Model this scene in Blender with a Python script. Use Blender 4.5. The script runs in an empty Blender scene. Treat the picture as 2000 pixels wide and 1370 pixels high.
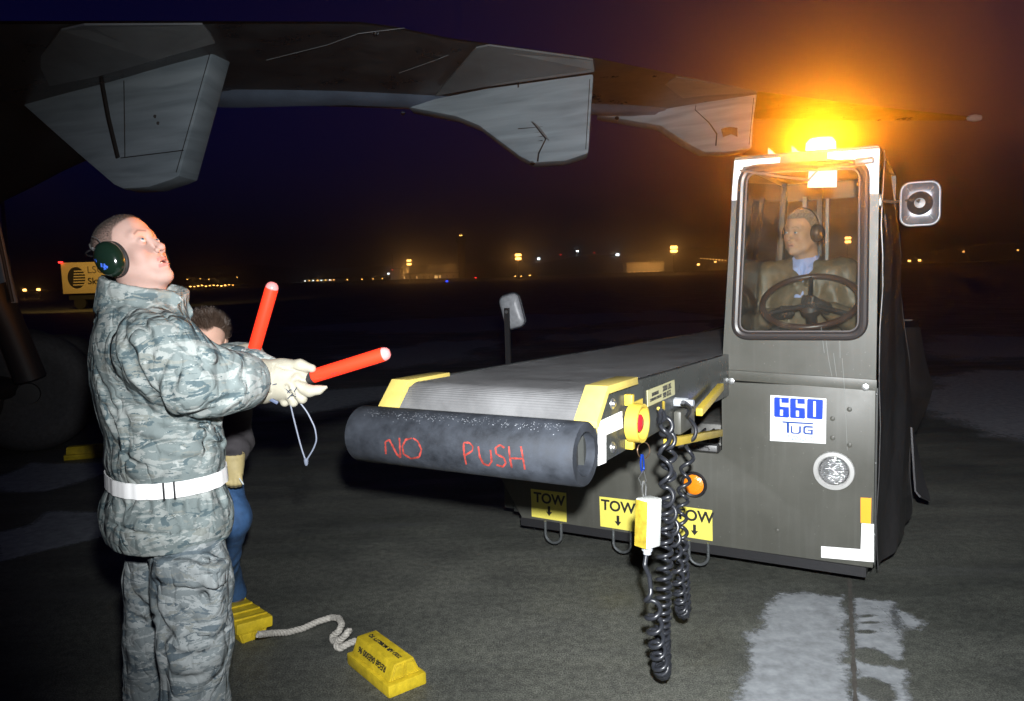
import bpy, bmesh, math, random
import numpy as np
from math import sin, cos, pi, atan, radians, sqrt
from mathutils import Vector, Matrix
BEACON_W = 6600.; BEACON_ES = 90.; BLOOM_D = .0027; BLOOM_G = .94
random.seed(7); RNG = np.random.default_rng(7)
S = bpy.context.scene
COL = S.collection
# ------------------------------------------------------------------ camera
EYE = 1.66; FPX = 1500.0; PITCH = atan(147/1500); ROLL = atan(.0307)
_fw = np.array([0, cos(PITCH), -sin(PITCH)]); _r0 = np.array([1., 0, 0]); _u0 = np.array([0, sin(PITCH), cos(PITCH)])
_cu = cos(ROLL)*_u0 + sin(ROLL)*_r0; _cr = cos(ROLL)*_r0 - sin(ROLL)*_u0
CAM = np.array([0, 0, EYE])
cam_d = bpy.data.cameras.new('camera'); cam = bpy.data.objects.new('camera', cam_d); COL.objects.link(cam)
cam_d.sensor_width = 36; cam_d.lens = 27.0; cam_d.clip_end = 3000; cam_d.clip_start = .05
cam.matrix_world = Matrix(((_cr[0], _cu[0], -_fw[0], 0), (_cr[1], _cu[1], -_fw[1], 0), (_cr[2], _cu[2], -_fw[2], EYE), (0, 0, 0, 1)))
S.camera = cam
# ------------------------------------------------------------------ dusk sky
w = bpy.data.worlds.new('World'); S.world = w; w.use_nodes = True
nt = w.node_tree; bg = nt.nodes['Background']
sky = nt.nodes.new('ShaderNodeTexSky'); sky.sky_type = 'NISHITA'; sky.sun_disc = False
sky.sun_elevation = radians(1.0); sky.sun_rotation = radians(200); sky.altitude = 100
sky.air_density = 1.0; sky.dust_density = .3; sky.ozone_density = 3.0
tn = nt.nodes.new('ShaderNodeMix'); tn.data_type = 'RGBA'; tn.blend_type = 'MULTIPLY'; tn.inputs['Factor'].default_value = 1     # last light of a deep blue dusk
nt.links.new(sky.outputs[0], tn.inputs['A']); tn.inputs['B'].default_value = (.03, .04, .36, 1); nt.links.new(tn.outputs['Result'], bg.inputs[0]); bg.inputs[1].default_value = .05
# camera flash: the photographer's own lamp, a hand's breadth above the lens
fl = bpy.data.lights.new('camera_flash', 'SPOT'); flo = bpy.data.objects.new('camera_flash', fl); COL.objects.link(flo)
fl.energy = 1500; fl.color = (.97, .99, 1.0); fl.spot_size = radians(115); fl.spot_blend = 1.0; fl.shadow_soft_size = .035
flo.location = (.06, -.02, EYE+.205)
flo.rotation_euler = (Vector((.30, 1.0, -.03))).to_track_quat('-Z', 'Y').to_euler()
S.view_settings.view_transform = 'Standard'; S.view_settings.look = 'None'
S.view_settings.exposure = 0; S.view_settings.gamma = 1
S.render.engine = 'CYCLES'
S.cycles.use_denoising = True
S.cycles.max_bounces = 6; S.cycles.diffuse_bounces = 2; S.cycles.glossy_bounces = 3; S.cycles.transparent_max_bounces = 12
S.cycles.volume_bounces = 0; S.cycles.sample_clamp_indirect = 3; S.cycles.volume_step_rate = 4
S.cycles.caustics_reflective = False; S.cycles.caustics_refractive = False

def at(px, py, Y):
    """the point at distance Y in front of the camera that is seen at (px, py) of the photograph"""
    r = _fw + _cr*(px-1000)/FPX + _cu*(685-py)/FPX
    return CAM + r*(Y/r[1])
def gnd(px, py, z=0.):
    r = _fw + _cr*(px-1000)/FPX + _cu*(685-py)/FPX
    return CAM + r*((z-EYE)/r[2])
# ------------------------------------------------------------------ tagging
def tag(o, label=None, cat=None, group=None, kind=None):
    if label: o['label'] = label
    if cat: o['category'] = cat
    if group: o['group'] = group
    if kind: o['kind'] = kind
    return o
def empty(name, loc=(0, 0, 0), rz=0., label=None, cat=None, group=None):
    o = bpy.data.objects.new(name, None); COL.objects.link(o); o.location = tuple(loc); o.rotation_euler = (0, 0, rz)
    o.empty_display_size = .1
    return tag(o, label, cat, group)
# ------------------------------------------------------------------ materials
_M = {}
def mat(name, col, rough=.5, metal=0., var=0., vs=8., bump=0., bs=60., spec=.5, emit=None, es=0., alpha=None, coat=0., rvar=0., var2=None):
    if name in _M: return _M[name]
    m = bpy.data.materials.new(name); m.use_nodes = True; _M[name] = m
    n = m.node_tree.nodes; L = m.node_tree.links; b = n['Principled BSDF']
    b.inputs['Base Color'].default_value = (*col, 1); b.inputs['Roughness'].default_value = rough
    b.inputs['Metallic'].default_value = metal; b.inputs['Specular IOR Level'].default_value = spec
    b.inputs['Coat Weight'].default_value = coat
    if alpha is not None: b.inputs['Alpha'].default_value = alpha
    if emit: b.inputs['Emission Color'].default_value = (*emit, 1); b.inputs['Emission Strength'].default_value = es
    tc = n.new('ShaderNodeTexCoord')
    if var or rvar:
        t = n.new('ShaderNodeTexNoise'); t.inputs['Scale'].default_value = vs; t.inputs['Detail'].default_value = 6; t.inputs['Roughness'].default_value = .65
        L.new(tc.outputs['Object'], t.inputs['Vector'])
        if var:
            cr = n.new('ShaderNodeValToRGB'); cr.color_ramp.elements[0].position = .3; cr.color_ramp.elements[1].position = .7
            c2 = var2 or col
            cr.color_ramp.elements[0].color = (*[max(0, c*(1-var)) for c in col], 1)
            cr.color_ramp.elements[1].color = (*[min(1, c*(1+var)) for c in c2], 1)
            L.new(t.outputs['Fac'], cr.inputs['Fac']); L.new(cr.outputs['Color'], b.inputs['Base Color'])
        if rvar:
            mr = n.new('ShaderNodeMapRange'); mr.inputs['To Min'].default_value = max(0.02, rough-rvar); mr.inputs['To Max'].default_value = min(1, rough+rvar)
            mr.inputs['From Min'].default_value = .3; mr.inputs['From Max'].default_value = .7
            L.new(t.outputs['Fac'], mr.inputs['Value']); L.new(mr.outputs['Result'], b.inputs['Roughness'])
    if bump:
        t2 = n.new('ShaderNodeTexNoise'); t2.inputs['Scale'].default_value = bs; t2.inputs['Detail'].default_value = 5
        L.new(tc.outputs['Object'], t2.inputs['Vector'])
        bp = n.new('ShaderNodeBump'); bp.inputs['Strength'].default_value = min(1, bump); bp.inputs['Distance'].default_value = .01*bump
        L.new(t2.outputs['Fac'], bp.inputs['Height']); L.new(bp.outputs['Normal'], b.inputs['Normal'])
    return m
def vcol_mat(name, rough=.5, spec=.4, bump=.0, bs=200, sss=0.):
    if name in _M: return _M[name]
    m = mat(name, (.5, .5, .5), rough, spec=spec, bump=bump, bs=bs)
    n = m.node_tree.nodes; b = n['Principled BSDF']
    a = n.new('ShaderNodeAttribute'); a.attribute_name = 'tint'
    m.node_tree.links.new(a.outputs['Color'], b.inputs['Base Color'])
    if sss:
        b.inputs['Subsurface Weight'].default_value = sss; b.inputs['Subsurface Scale'].default_value = .006
        b.inputs['Subsurface Radius'].default_value = (1, .4, .25)
    return m
# ------------------------------------------------------------------ mesh builder
class MB:
    def __init__(s): s.v = []; s.f = []; s.mi = []; s.cur = 0
    def add(s, v, f):
        o = len(s.v); s.v += [tuple(float(c) for c in p) for p in v]; s.f += [tuple(i+o for i in q) for q in f]; s.mi += [s.cur]*len(f)
        return s
    def box(s, c, d, bev=0., R=None):
        bm = bmesh.new(); bmesh.ops.create_cube(bm, size=1)
        for v in bm.verts: v.co = Vector((v.co.x*d[0], v.co.y*d[1], v.co.z*d[2]))
        if bev > 0: bmesh.ops.bevel(bm, geom=bm.edges[:], offset=bev, segments=2, affect='EDGES', profile=.5)
        bm.verts.index_update()
        pts = [v.co.copy() for v in bm.verts]
        if R is not None: pts = [R @ p for p in pts]
        pts = [p + Vector(c) for p in pts]
        s.add(pts, [[v.index for v in f.verts] for f in bm.faces]); bm.free(); return s
    def span(s, a, b, bev=0.):
        return s.box([(a[i]+b[i])/2 for i in range(3)], [abs(b[i]-a[i]) for i in range(3)], bev)
    def tube(s, path, r, n=10, cap=True, closed=False):
        P = np.array([tuple(p) for p in path], float); m = len(P); rr = np.ones(m)*r if np.isscalar(r) else np.array(r, float)
        T = np.gradient(P, axis=0) if not closed else (np.roll(P, -1, 0)-np.roll(P, 1, 0)); T /= np.linalg.norm(T, axis=1)[:, None]+1e-12
        a = np.array([0, 0, 1.]) if abs(T[0][2]) < .9 else np.array([1., 0, 0])
        N = np.cross(T[0], a); N /= np.linalg.norm(N); V = []
        for i in range(m):
            N = N - T[i]*(N@T[i]); N /= np.linalg.norm(N)+1e-12; Bn = np.cross(T[i], N)
            for k in range(n):
                t = 2*pi*k/n; V.append(P[i]+rr[i]*(cos(t)*N+sin(t)*Bn))
        F = []
        for i in range(m if closed else m-1):
            j = (i+1) % m
            for k in range(n): F.append((i*n+k, i*n+(k+1) % n, j*n+(k+1) % n, j*n+k))
        if cap and not closed: F += [tuple(range(n))[::-1], tuple((m-1)*n+k for k in range(n))]
        return s.add(V, F)
    def cyl(s, a, b, r, n=24, r2=None): return s.tube([a, [(a[i]+b[i])/2 for i in range(3)], b], [r, (r+(r if r2 is None else r2))/2, r if r2 is None else r2], n)
    def lathe(s, prof, c, ax, n=32, closed=False):
        """prof: (radius, height) pairs, about axis ax through c"""
        ax = Vector(ax).normalized(); q = ax.to_track_quat('Z', 'Y').to_matrix(); V = []; m = len(prof)
        for r, h in prof:
            for k in range(n):
                t = 2*pi*k/n; V.append(Vector(c)+q @ Vector((r*cos(t), r*sin(t), h)))
        F = []
        for i in range(m-1 if not closed else m):
            j = (i+1) % m
            for k in range(n): F.append((i*n+k, i*n+(k+1) % n, j*n+(k+1) % n, j*n+k))
        if not closed: F += [tuple(range(n))[::-1], tuple((m-1)*n+k for k in range(n))]
        return s.add(V, F)
    def prism(s, pts, d):
        """closed polygon (3-D points) pushed by vector d"""
        n = len(pts); V = [tuple(p) for p in pts]+[tuple(p[i]+d[i] for i in range(3)) for p in pts]
        return s.add(V, [tuple(range(n)), tuple(range(2*n-1, n-1, -1))]+[(i, i+n, (i+1) % n+n, (i+1) % n) for i in range(n)])
    def sheet(s, grid, th=0.):
        """grid[i][j] of points -> open sheet, or a shell of thickness th"""
        G = np.array([[tuple(p) for p in r] for r in grid], float); a, b = G.shape[:2]
        F = [(i*b+j, i*b+j+1, (i+1)*b+j+1, (i+1)*b+j) for i in range(a-1) for j in range(b-1)]
        if not th: return s.add(G.reshape(-1, 3), F)
        du = np.gradient(G, axis=0); dv = np.gradient(G, axis=1); N = np.cross(du, dv); N /= np.linalg.norm(N, axis=2)[..., None]+1e-12
        H = G+N*th; V = np.concatenate([G.reshape(-1, 3), H.reshape(-1, 3)]); o = a*b
        F2 = [tuple(i+o for i in f[::-1]) for f in F]
        rim = [(0, j) for j in range(b)]+[(i, b-1) for i in range(1, a)]+[(a-1, j) for j in range(b-2, -1, -1)]+[(i, 0) for i in range(a-2, 0, -1)]
        R = [i*b+j for i, j in rim]; F3 = [(R[k], R[(k+1) % len(R)], R[(k+1) % len(R)]+o, R[k]+o) for k in range(len(R))]
        return s.add(V, F+F2+F3)
    def build(s, name, m, parent=None, smooth=35., bev=0., sub=0):
        me = bpy.data.meshes.new(name); me.from_pydata(s.v, [], s.f); me.validate()
        o = bpy.data.objects.new(name, me); COL.objects.link(o)
        for x in (m if isinstance(m, (list, tuple)) else [m]): me.materials.append(x)
        if len(me.polygons) == len(s.mi): me.polygons.foreach_set('material_index', s.mi)
        bm = bmesh.new(); bm.from_mesh(me); bmesh.ops.recalc_face_normals(bm, faces=bm.faces[:])
        if bev:
            es = [e for e in bm.edges if len(e.link_faces) == 2 and e.calc_face_angle(0) > .5]
            bmesh.ops.bevel(bm, geom=es, offset=bev, segments=2, affect='EDGES', profile=.6)
        bm.to_mesh(me); bm.free()
        if smooth:
            me.polygons.foreach_set('use_smooth', [True]*len(me.polygons))
            try: me.set_sharp_from_angle(angle=radians(smooth))
            except Exception: pass
        if sub:
            md = o.modifiers.new('sub', 'SUBSURF'); md.levels = sub; md.render_levels = sub
        if parent: o.parent = parent
        return o
def rrect(cx, cz, w_, h_, r, n=6):
    P = []
    for sx, sz, a0 in ((1, 1, 0), (-1, 1, pi/2), (-1, -1, pi), (1, -1, 3*pi/2)):
        for k in range(n+1):
            a = a0+pi/2*k/n; P.append((cx+sx*(w_/2-r)+r*cos(a), cz+sz*(h_/2-r)+r*sin(a)))
    return P
def text(body, size, loc, rot, m, parent, name='lettering', sx=1., off=0., align='CENTER', shear=0., space=1., fn=None):
    c = bpy.data.curves.new(name, 'FONT'); c.body = body; c.size = size; c.align_x = align; c.align_y = 'CENTER'; c.offset = off
    c.shear = shear; c.space_character = space; c.extrude = .0008
    c.resolution_u = 4
    o = bpy.data.objects.new(name, c); COL.objects.link(o)
    dg = bpy.context.evaluated_depsgraph_get(); me = bpy.data.meshes.new_from_object(o.evaluated_get(dg))
    bpy.data.objects.remove(o); bpy.data.curves.remove(c)
    for v in me.vertices:
        v.co.x *= sx
        if fn: v.co = Vector(fn(v.co))
    o = bpy.data.objects.new(name, me); COL.objects.link(o); me.materials.clear(); me.materials.append(m)
    o.location = loc; o.rotation_euler = rot; o.parent = parent
    return o
# ------------------------------------------------------------------ implicit surfaces
def nrm(a): a = np.asarray(a, float); return a/np.linalg.norm(a)
class Sd:
    """smooth union of tapered limbs, balls and ellipsoids, meshed by surface nets"""
    def __init__(s): s.ops = []
    def _p(s, f, c, r, k, mode): s.ops.append((f, np.array(c, float), float(r), k, mode)); return s
    def ell(s, c, rad, R=None, k=.02, mode='+'):
        c = np.array(c, float); rad = np.array(rad, float); Rm = None if R is None else np.array(R, float)
        def f(P):
            q = P-c
            if Rm is not None: q = q@Rm         # columns of R are the local axes
            k0 = np.sqrt(((q/rad)**2).sum(-1))+1e-9; k1 = np.sqrt(((q/rad**2)**2).sum(-1))+1e-9
            return k0*(k0-1)/k1
        return s._p(f, c, max(rad), k, mode)
    def ball(s, c, r, k=.02, mode='+'): return s.ell(c, (r, r, r), None, k, mode)
    def limb(s, a, b, ra, rb, k=.02, mode='+'):
        a = np.array(a, float); b = np.array(b, float); d = b-a; L2 = d@d+1e-12
        def f(P):
            h = np.clip(((P-a)@d)/L2, 0, 1)
            return np.linalg.norm(P-a-h[..., None]*d, axis=-1)-(ra+(rb-ra)*h)
        return s._p(f, (a+b)/2, max(ra, rb)+sqrt(L2)/2, k, mode)
    def chain(s, pts, rs, k=.02, mode='+'):
        for i in range(len(pts)-1): s.limb(pts[i], pts[i+1], rs[i], rs[i+1], k, mode)
        return s
    def boxr(s, c, half, R=None, rr=.01, k=.02, mode='+'):
        c = np.array(c, float); half = np.array(half, float)-rr; Rm = None if R is None else np.array(R, float)
        def f(P):
            q = P-c
            if Rm is not None: q = q@Rm
            q = np.abs(q)-half
            return np.linalg.norm(np.maximum(q, 0), axis=-1)+np.minimum(q.max(-1), 0)-rr
        return s._p(f, c, float(np.linalg.norm(half))+rr, k, mode)
    def fn(s, f, c, r, k=.02, mode='+'): return s._p(f, c, r, k, mode)
    def ev(s, P):
        d = np.full(P.shape[:-1], 9., np.float32)
        for f, c, r, k, mode in s.ops:
            if P.ndim == 2 and len(P) > 5000:
                near = ((P-c)**2).sum(-1) < (r+max(k, .01)*2+.02)**2
                if not near.any(): continue
                e = np.full(len(P), 9., np.float32); e[near] = f(P[near])
            else: e = f(P)
            if mode == '+':
                h = np.clip(.5+.5*(d-e)/k, 0, 1); d = d*(1-h)+e*h-k*h*(1-h)
            elif mode == '-':
                h = np.clip(.5-.5*(d+e)/k, 0, 1); d = d*(1-h)-e*h+k*h*(1-h)
            else:  # groove: push the surface in by r where the limb passes
                d = np.maximum(d, -e)
        return d
    def mesh(s, lo, hi, h):
        lo = np.array(lo, float); hi = np.array(hi, float); n = np.ceil((hi-lo)/h).astype(int)+1
        g = np.empty(n, np.float32); ax = [lo[i]+h*np.arange(n[i]) for i in range(3)]
        st = max(1, int(400000/(n[1]*n[2])))
        for i in range(0, n[0], st):
            X, Y, Z = np.meshgrid(ax[0][i:i+st], ax[1], ax[2], indexing='ij'); P = np.stack([X, Y, Z], -1).reshape(-1, 3)
            g[i:i+st] = s.ev(P).reshape(X.shape)
        return surface_nets(g, lo, h)
def surface_nets(g, lo, h):
    n = g.shape; ins = g < 0; sh = tuple(x-1 for x in n)
    cnt = np.zeros(sh, np.int16); acc = np.zeros(sh+(3,), np.float32); ne = np.zeros(sh, np.int16)
    def sl(d): return tuple(slice(d[a], d[a]+sh[a]) for a in range(3))
    cs = [(a, b, c) for a in (0, 1) for b in (0, 1) for c in (0, 1)]
    for d in cs: cnt += ins[sl(d)]
    mixed = (cnt > 0) & (cnt < 8)
    idx = np.argwhere(mixed); id_of = np.full(sh, -1, np.int64); id_of[mixed] = np.arange(len(idx))
    pos = np.zeros((len(idx), 3)); k = np.zeros(len(idx))
    for d in cs:
        for a in range(3):
            if d[a] == 1: continue
            e = list(d); e[a] = 1
            v0 = g[idx[:, 0]+d[0], idx[:, 1]+d[1], idx[:, 2]+d[2]]; v1 = g[idx[:, 0]+e[0], idx[:, 1]+e[1], idx[:, 2]+e[2]]
            x = (v0 < 0) != (v1 < 0); t = np.where(x, v0/np.where(x, v0-v1, 1), 0)
            q = np.tile(np.array(d, float), (len(idx), 1)); q[:, a] += t; pos += q*x[:, None]; k += x
    pos = pos/np.maximum(k, 1)[:, None]+idx; V = lo+pos*h; F = []
    for a in range(3):
        b, c = (a+1) % 3, (a+2) % 3
        s0 = [slice(None)]*3; s1 = [slice(None)]*3; s0[a] = slice(0, n[a]-1); s1[a] = slice(1, n[a])
        x = ins[tuple(s0)] != ins[tuple(s1)]; w_ = ins[tuple(s0)]
        E = np.argwhere(x); E = E[(E[:, b] > 0) & (E[:, c] > 0) & (E[:, b] < n[b]-1) & (E[:, c] < n[c]-1)]
        fl_ = w_[E[:, 0], E[:, 1], E[:, 2]]; q = []
        for db, dc in ((1, 1), (0, 1), (0, 0), (1, 0)):
            D = E.copy(); D[:, b] -= db; D[:, c] -= dc; q.append(id_of[D[:, 0], D[:, 1], D[:, 2]])
        q = np.stack(q, 1); q[~fl_] = q[~fl_][:, ::-1]; F.append(q)
    return V, np.concatenate(F)
def nets_obj(name, VF, m, parent=None, tint=None, M=None, relax=1):
    V, F = VF
    if relax:                           # light Laplacian pass: takes the grid out of the surface
        e = np.concatenate([F[:, [0, 1]], F[:, [1, 2]], F[:, [2, 3]], F[:, [3, 0]]])
        for _ in range(relax):
            s_ = np.zeros_like(V); c_ = np.zeros(len(V))
            for a, b in ((0, 1), (1, 0)):
                for ax in range(3): s_[:, ax] += np.bincount(e[:, a], V[e[:, b], ax], len(V))
                c_ += np.bincount(e[:, a], minlength=len(V))
            V = V*.5+.5*s_/np.maximum(c_, 1)[:, None]
    tc = tint(V) if tint is not None else None
    if M is not None:
        M4 = np.array(M); V = V@M4[:3, :3].T+M4[:3, 3]
    me = bpy.data.meshes.new(name); me.vertices.add(len(V)); me.vertices.foreach_set('co', V.astype(np.float32).ravel())
    me.loops.add(F.size); me.loops.foreach_set('vertex_index', F.astype(np.int32).ravel())
    me.polygons.add(len(F)); me.polygons.foreach_set('loop_start', np.arange(0, F.size, 4, dtype=np.int32)); me.polygons.foreach_set('loop_total', np.full(len(F), 4, np.int32))
    me.update(calc_edges=True); me.validate(); me.polygons.foreach_set('use_smooth', [True]*len(me.polygons))
    if tc is not None:
        at_ = me.color_attributes.new('tint', 'FLOAT_COLOR', 'POINT'); c4 = np.ones((len(V), 4), np.float32); c4[:, :3] = tc; at_.data.foreach_set('color', c4.ravel())
    o = bpy.data.objects.new(name, me); COL.objects.link(o); me.materials.append(m)
    if parent: o.parent = parent
    return o
def vnoise(P, s, seed=0):
    """cheap smooth value noise, -1..1"""
    q = P*s+seed*17.31; i = np.floor(q).astype(np.int64); f = q-i; f = f*f*(3-2*f); r = 0
    for a in (0, 1):
        for b in (0, 1):
            for c in (0, 1):
                hsh = ((i[:, 0]+a)*73856093 ^ (i[:, 1]+b)*19349663 ^ (i[:, 2]+c)*83492791 ^ seed*7919) & 0xffffff
                hsh = (hsh*1103515245+12345) & 0x7fffffff
                v = ((hsh >> 8) & 0xffff)/32767.5-1
                r = r+v*np.where(a, f[:, 0], 1-f[:, 0])*np.where(b, f[:, 1], 1-f[:, 1])*np.where(c, f[:, 2], 1-f[:, 2])
    return r
def frame(fwd, up):
    f = nrm(fwd); l = nrm(np.cross(up, f)); u = np.cross(f, l); return np.stack([f, l, u], 1)   # columns: forward, left, up
# ================================================================== the apron
def ground_mat():
    m = mat('wet_concrete', (.05, .05, .045), .5, spec=.35)
    n = m.node_tree.nodes; L = m.node_tree.links; b = n['Principled BSDF']; tc = n.new('ShaderNodeTexCoord')
    def noise(sc, det, scale=(1, 1, 1), rot=0, dist=0):
        mp = n.new('ShaderNodeMapping'); mp.inputs['Scale'].default_value = scale; mp.inputs['Rotation'].default_value = (0, 0, rot)
        L.new(tc.outputs['Object'], mp.inputs['Vector']); t = n.new('ShaderNodeTexNoise'); t.inputs['Scale'].default_value = sc
        t.inputs['Detail'].default_value = det; t.inputs['Distortion'].default_value = dist; L.new(mp.outputs[0], t.inputs['Vector']); return t.outputs['Fac']
    def ramp(f, p0, p1, c0, c1):
        r = n.new('ShaderNodeValToRGB'); r.color_ramp.elements[0].position = p0; r.color_ramp.elements[1].position = p1
        r.color_ramp.elements[0].color = (*c0, 1); r.color_ramp.elements[1].color = (*c1, 1); L.new(f, r.inputs['Fac']); return r.outputs['Color']
    def mix(f, a, c, mode='MIX'):
        x = n.new('ShaderNodeMix'); x.data_type = 'RGBA'; x.blend_type = mode
        if isinstance(f, float): x.inputs['Factor'].default_value = f
        else: L.new(f, x.inputs['Factor'])
        L.new(a, x.inputs['A']); L.new(c, x.inputs['B']); return x.outputs['Result']
    big = ramp(noise(.45, 9, dist=.1), .35, .68, (.060, .064, .058), (.125, .128, .116))
    streak = ramp(noise(1.3, 9, (.6, 3.2, 1), radians(-9), .2), .3, .75, (.85, .85, .85), (1.16, 1.16, 1.16))
    grit = ramp(noise(150, 5), .36, .64, (.50, .50, .50), (1.75, 1.75, 1.7)); pit = ramp(noise(26, 7), .36, .62, (.78, .78, .78), (1.16, 1.16, 1.14))
    stain = ramp(noise(2.2, 9, (1, 1.3, 1), .4, .15), .34, .66, (.84, .84, .85), (1.12, 1.12, 1.1))
    c = mix(1.0, big, streak, 'MULTIPLY'); c = mix(1.0, c, grit, 'MULTIPLY'); c = mix(1.0, c, stain, 'MULTIPLY'); c = mix(1.0, c, pit, 'MULTIPLY')
    dry = ramp(noise(1.3, 8, (.5, 2.2, 1), radians(-12), .4), .60, .74, (0, 0, 0), (1, 1, 1))
    dc = ramp(noise(30, 4), .3, .7, (.085, .088, .09), (.15, .155, .16))
    sepf = n.new('ShaderNodeMath'); sepf.operation = 'MULTIPLY'; L.new(dry, sepf.inputs[0]); sepf.inputs[1].default_value = .35
    c = mix(sepf.outputs[0], c, dc); L.new(c, b.inputs['Base Color'])
    mr = n.new('ShaderNodeMapRange'); L.new(noise(1.6, 9, (.6, 2.2, 1), radians(-9), .1), mr.inputs['Value']); mr.inputs['From Min'].default_value = .35; mr.inputs['From Max'].default_value = .65
    mr.inputs['To Min'].default_value = .42; mr.inputs['To Max'].default_value = .75; L.new(mr.outputs[0], b.inputs['Roughness'])
    bp = n.new('ShaderNodeBump'); bp.inputs['Strength'].default_value = .4; bp.inputs['Distance'].default_value = .0022
    L.new(noise(120, 6), bp.inputs['Height']); L.new(bp.outputs[0], b.inputs['Normal'])
    return m
g = MB().sheet([[(x, y, 0) for x in np.linspace(-1100, 1100, 23)] for y in np.linspace(-60, 1400, 23)])
tag(g.build('ground', ground_mat(), smooth=0), kind='structure')

def patch(poly, name, m, soft=.08, seed=1, h=.02, z=.004, holes=(), ns=6., amp=1., stretch=1.):
    P = np.array(poly, float)[:, :2]; lo = P.min(0)-soft*2; hi = P.max(0)+soft*2
    nx, ny = [int(v)+2 for v in (hi-lo)/h]; X, Y = np.meshgrid(np.linspace(lo[0], hi[0], nx), np.linspace(lo[1], hi[1], ny), indexing='ij')
    Q = np.stack([X.ravel(), Y.ravel()], 1); ins = np.zeros(len(Q), bool); d = np.full(len(Q), 9.)
    for i in range(len(P)):
        a, b = P[i], P[(i+1) % len(P)]; e = b-a
        t = np.clip(((Q-a)@e)/(e@e), 0, 1); d = np.minimum(d, np.linalg.norm(Q-a-t[:, None]*e, axis=1))
        c = ((a[1] > Q[:, 1]) != (b[1] > Q[:, 1])) & (Q[:, 0] < (b[0]-a[0])*(Q[:, 1]-a[1])/(b[1]-a[1]+1e-12)+a[0]); ins ^= c
    d = np.where(ins, d, -d); W3 = np.c_[Q*[1, stretch], np.zeros(len(Q))]
    nz = vnoise(W3, ns, seed)*.6+vnoise(W3, ns*2.7, seed+1)*.35+vnoise(W3, ns*7, seed+2)*.2
    mk = d/soft+nz*amp
    for (hx, hy, hr, hs) in holes:
        dd = np.sqrt((Q[:, 0]-hx)**2+((Q[:, 1]-hy)*hs)**2)-hr; mk = np.minimum(mk, dd/.025+nz*1.3)
    mk = np.clip(mk*.5+.5, 0, 1)
    me = bpy.data.meshes.new(name); F = [(i*ny+j, (i+1)*ny+j, (i+1)*ny+j+1, i*ny+j+1) for i in range(nx-1) for j in range(ny-1)
                                         if max(mk[i*ny+j], mk[(i+1)*ny+j], mk[i*ny+j+1], mk[(i+1)*ny+j+1]) > .02]
    me.from_pydata(np.c_[Q, np.full(len(Q), z)].tolist(), [], F)
    at_ = me.color_attributes.new('tint', 'FLOAT_COLOR', 'POINT'); c4 = np.ones((len(Q), 4), np.float32); c4[:, :3] = mk[:, None]; at_.data.foreach_set('color', c4.ravel())
    bm = bmesh.new(); bm.from_mesh(me); bmesh.ops.delete(bm, geom=[v for v in bm.verts if not v.link_faces], context='VERTS'); bm.to_mesh(me); bm.free()
    o = bpy.data.objects.new(name, me); COL.objects.link(o); me.materials.append(m); return tag(o, kind='structure')
def patch_mat(name, col, mx=1., ns=70):
    m = mat(name, col, .8, var=.3, vs=14, bump=.15, bs=150); n = m.node_tree.nodes; L = m.node_tree.links; b = n['Principled BSDF']
    a = n.new('ShaderNodeAttribute'); a.attribute_name = 'tint'; tc = n.new('ShaderNodeTexCoord')
    t = n.new('ShaderNodeTexNoise'); t.inputs['Scale'].default_value = ns; t.inputs['Detail'].default_value = 6; L.new(tc.outputs['Object'], t.inputs['Vector'])
    ad = n.new('ShaderNodeMath'); ad.operation = 'ADD'; L.new(a.outputs['Fac'], ad.inputs[0]); L.new(t.outputs['Fac'], ad.inputs[1])
    mr = n.new('ShaderNodeMapRange'); L.new(ad.outputs[0], mr.inputs['Value']); mr.inputs['From Min'].default_value = .74; mr.inputs['From Max'].default_value = 1.26; mr.inputs['To Max'].default_value = mx
    L.new(mr.outputs[0], b.inputs['Alpha']); return m
PW = patch_mat('dried_salt', (.30, .32, .34), .93, 45); PS = patch_mat('old_snow', (.42, .42, .46), .7, 25); PL = patch_mat('worn_paint', (.36, .39, .42), .75, 40)
def gp(*px): return [gnd(x, y)[:2] for x, y in px]
# patch of dried salt on both sides of the slab joint
patch(gp((1520, 1158), (1585, 1160), (1652, 1165), (1656, 1172), (1650, 1370), (1648, 1385), (1425, 1385), (1470, 1310), (1450, 1270), (1490, 1215)), 'apron_stain', PW, .045, 3, .010, ns=9, amp=1.15)
patch(gp((1670, 1170), (1740, 1178), (1755, 1250), (1775, 1385), (1672, 1385)), 'apron_stain', PW, .03, 8, .010,
      holes=[(*gnd(1690, 1205)[:2], .05, 2.4), (*gnd(1695, 1218)[:2], .05, 3), (*gnd(1690, 1236)[:2], .05, 2.4), (*gnd(1702, 1285)[:2], .085, 1.1), (*gnd(1710, 1350)[:2], .08, .9), (*gnd(1755, 1300)[:2], .04, 1)], ns=9, amp=.9)
patch(gp((1745, 1185), (1765, 1200), (1795, 1218), (1765, 1240)), 'apron_stain', PW, .05, 12, .014, ns=9, amp=1.6)
patch(gp((1535, 1092), (1650, 1100), (1650, 1122), (1600, 1118), (1560, 1105)), 'apron_stain', PW, .07, 5, .02, ns=6)
# slab joint
a, b = gnd(1656, 1070), gnd(1672, 1400)
d = nrm(np.array([b[0]-a[0], b[1]-a[1], 0])); n_ = np.array([-d[1], d[0], 0]); J = []
for i in range(160):
    t = -1.2+i*.02; wv = .0085+.004*vnoise(np.array([[t, 0, 0]]), 30)[0]
    p = a+d*t; J.append([(p[0]+n_[0]*s*wv, p[1]+n_[1]*s*wv, .007) for s in (-1, 1)])
tag(MB().sheet(J).build('apron_joint', mat('joint_sealant', (.075, .068, .06), .8, var=.3, vs=40, bump=.3, bs=80), smooth=0), kind='structure')
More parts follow.
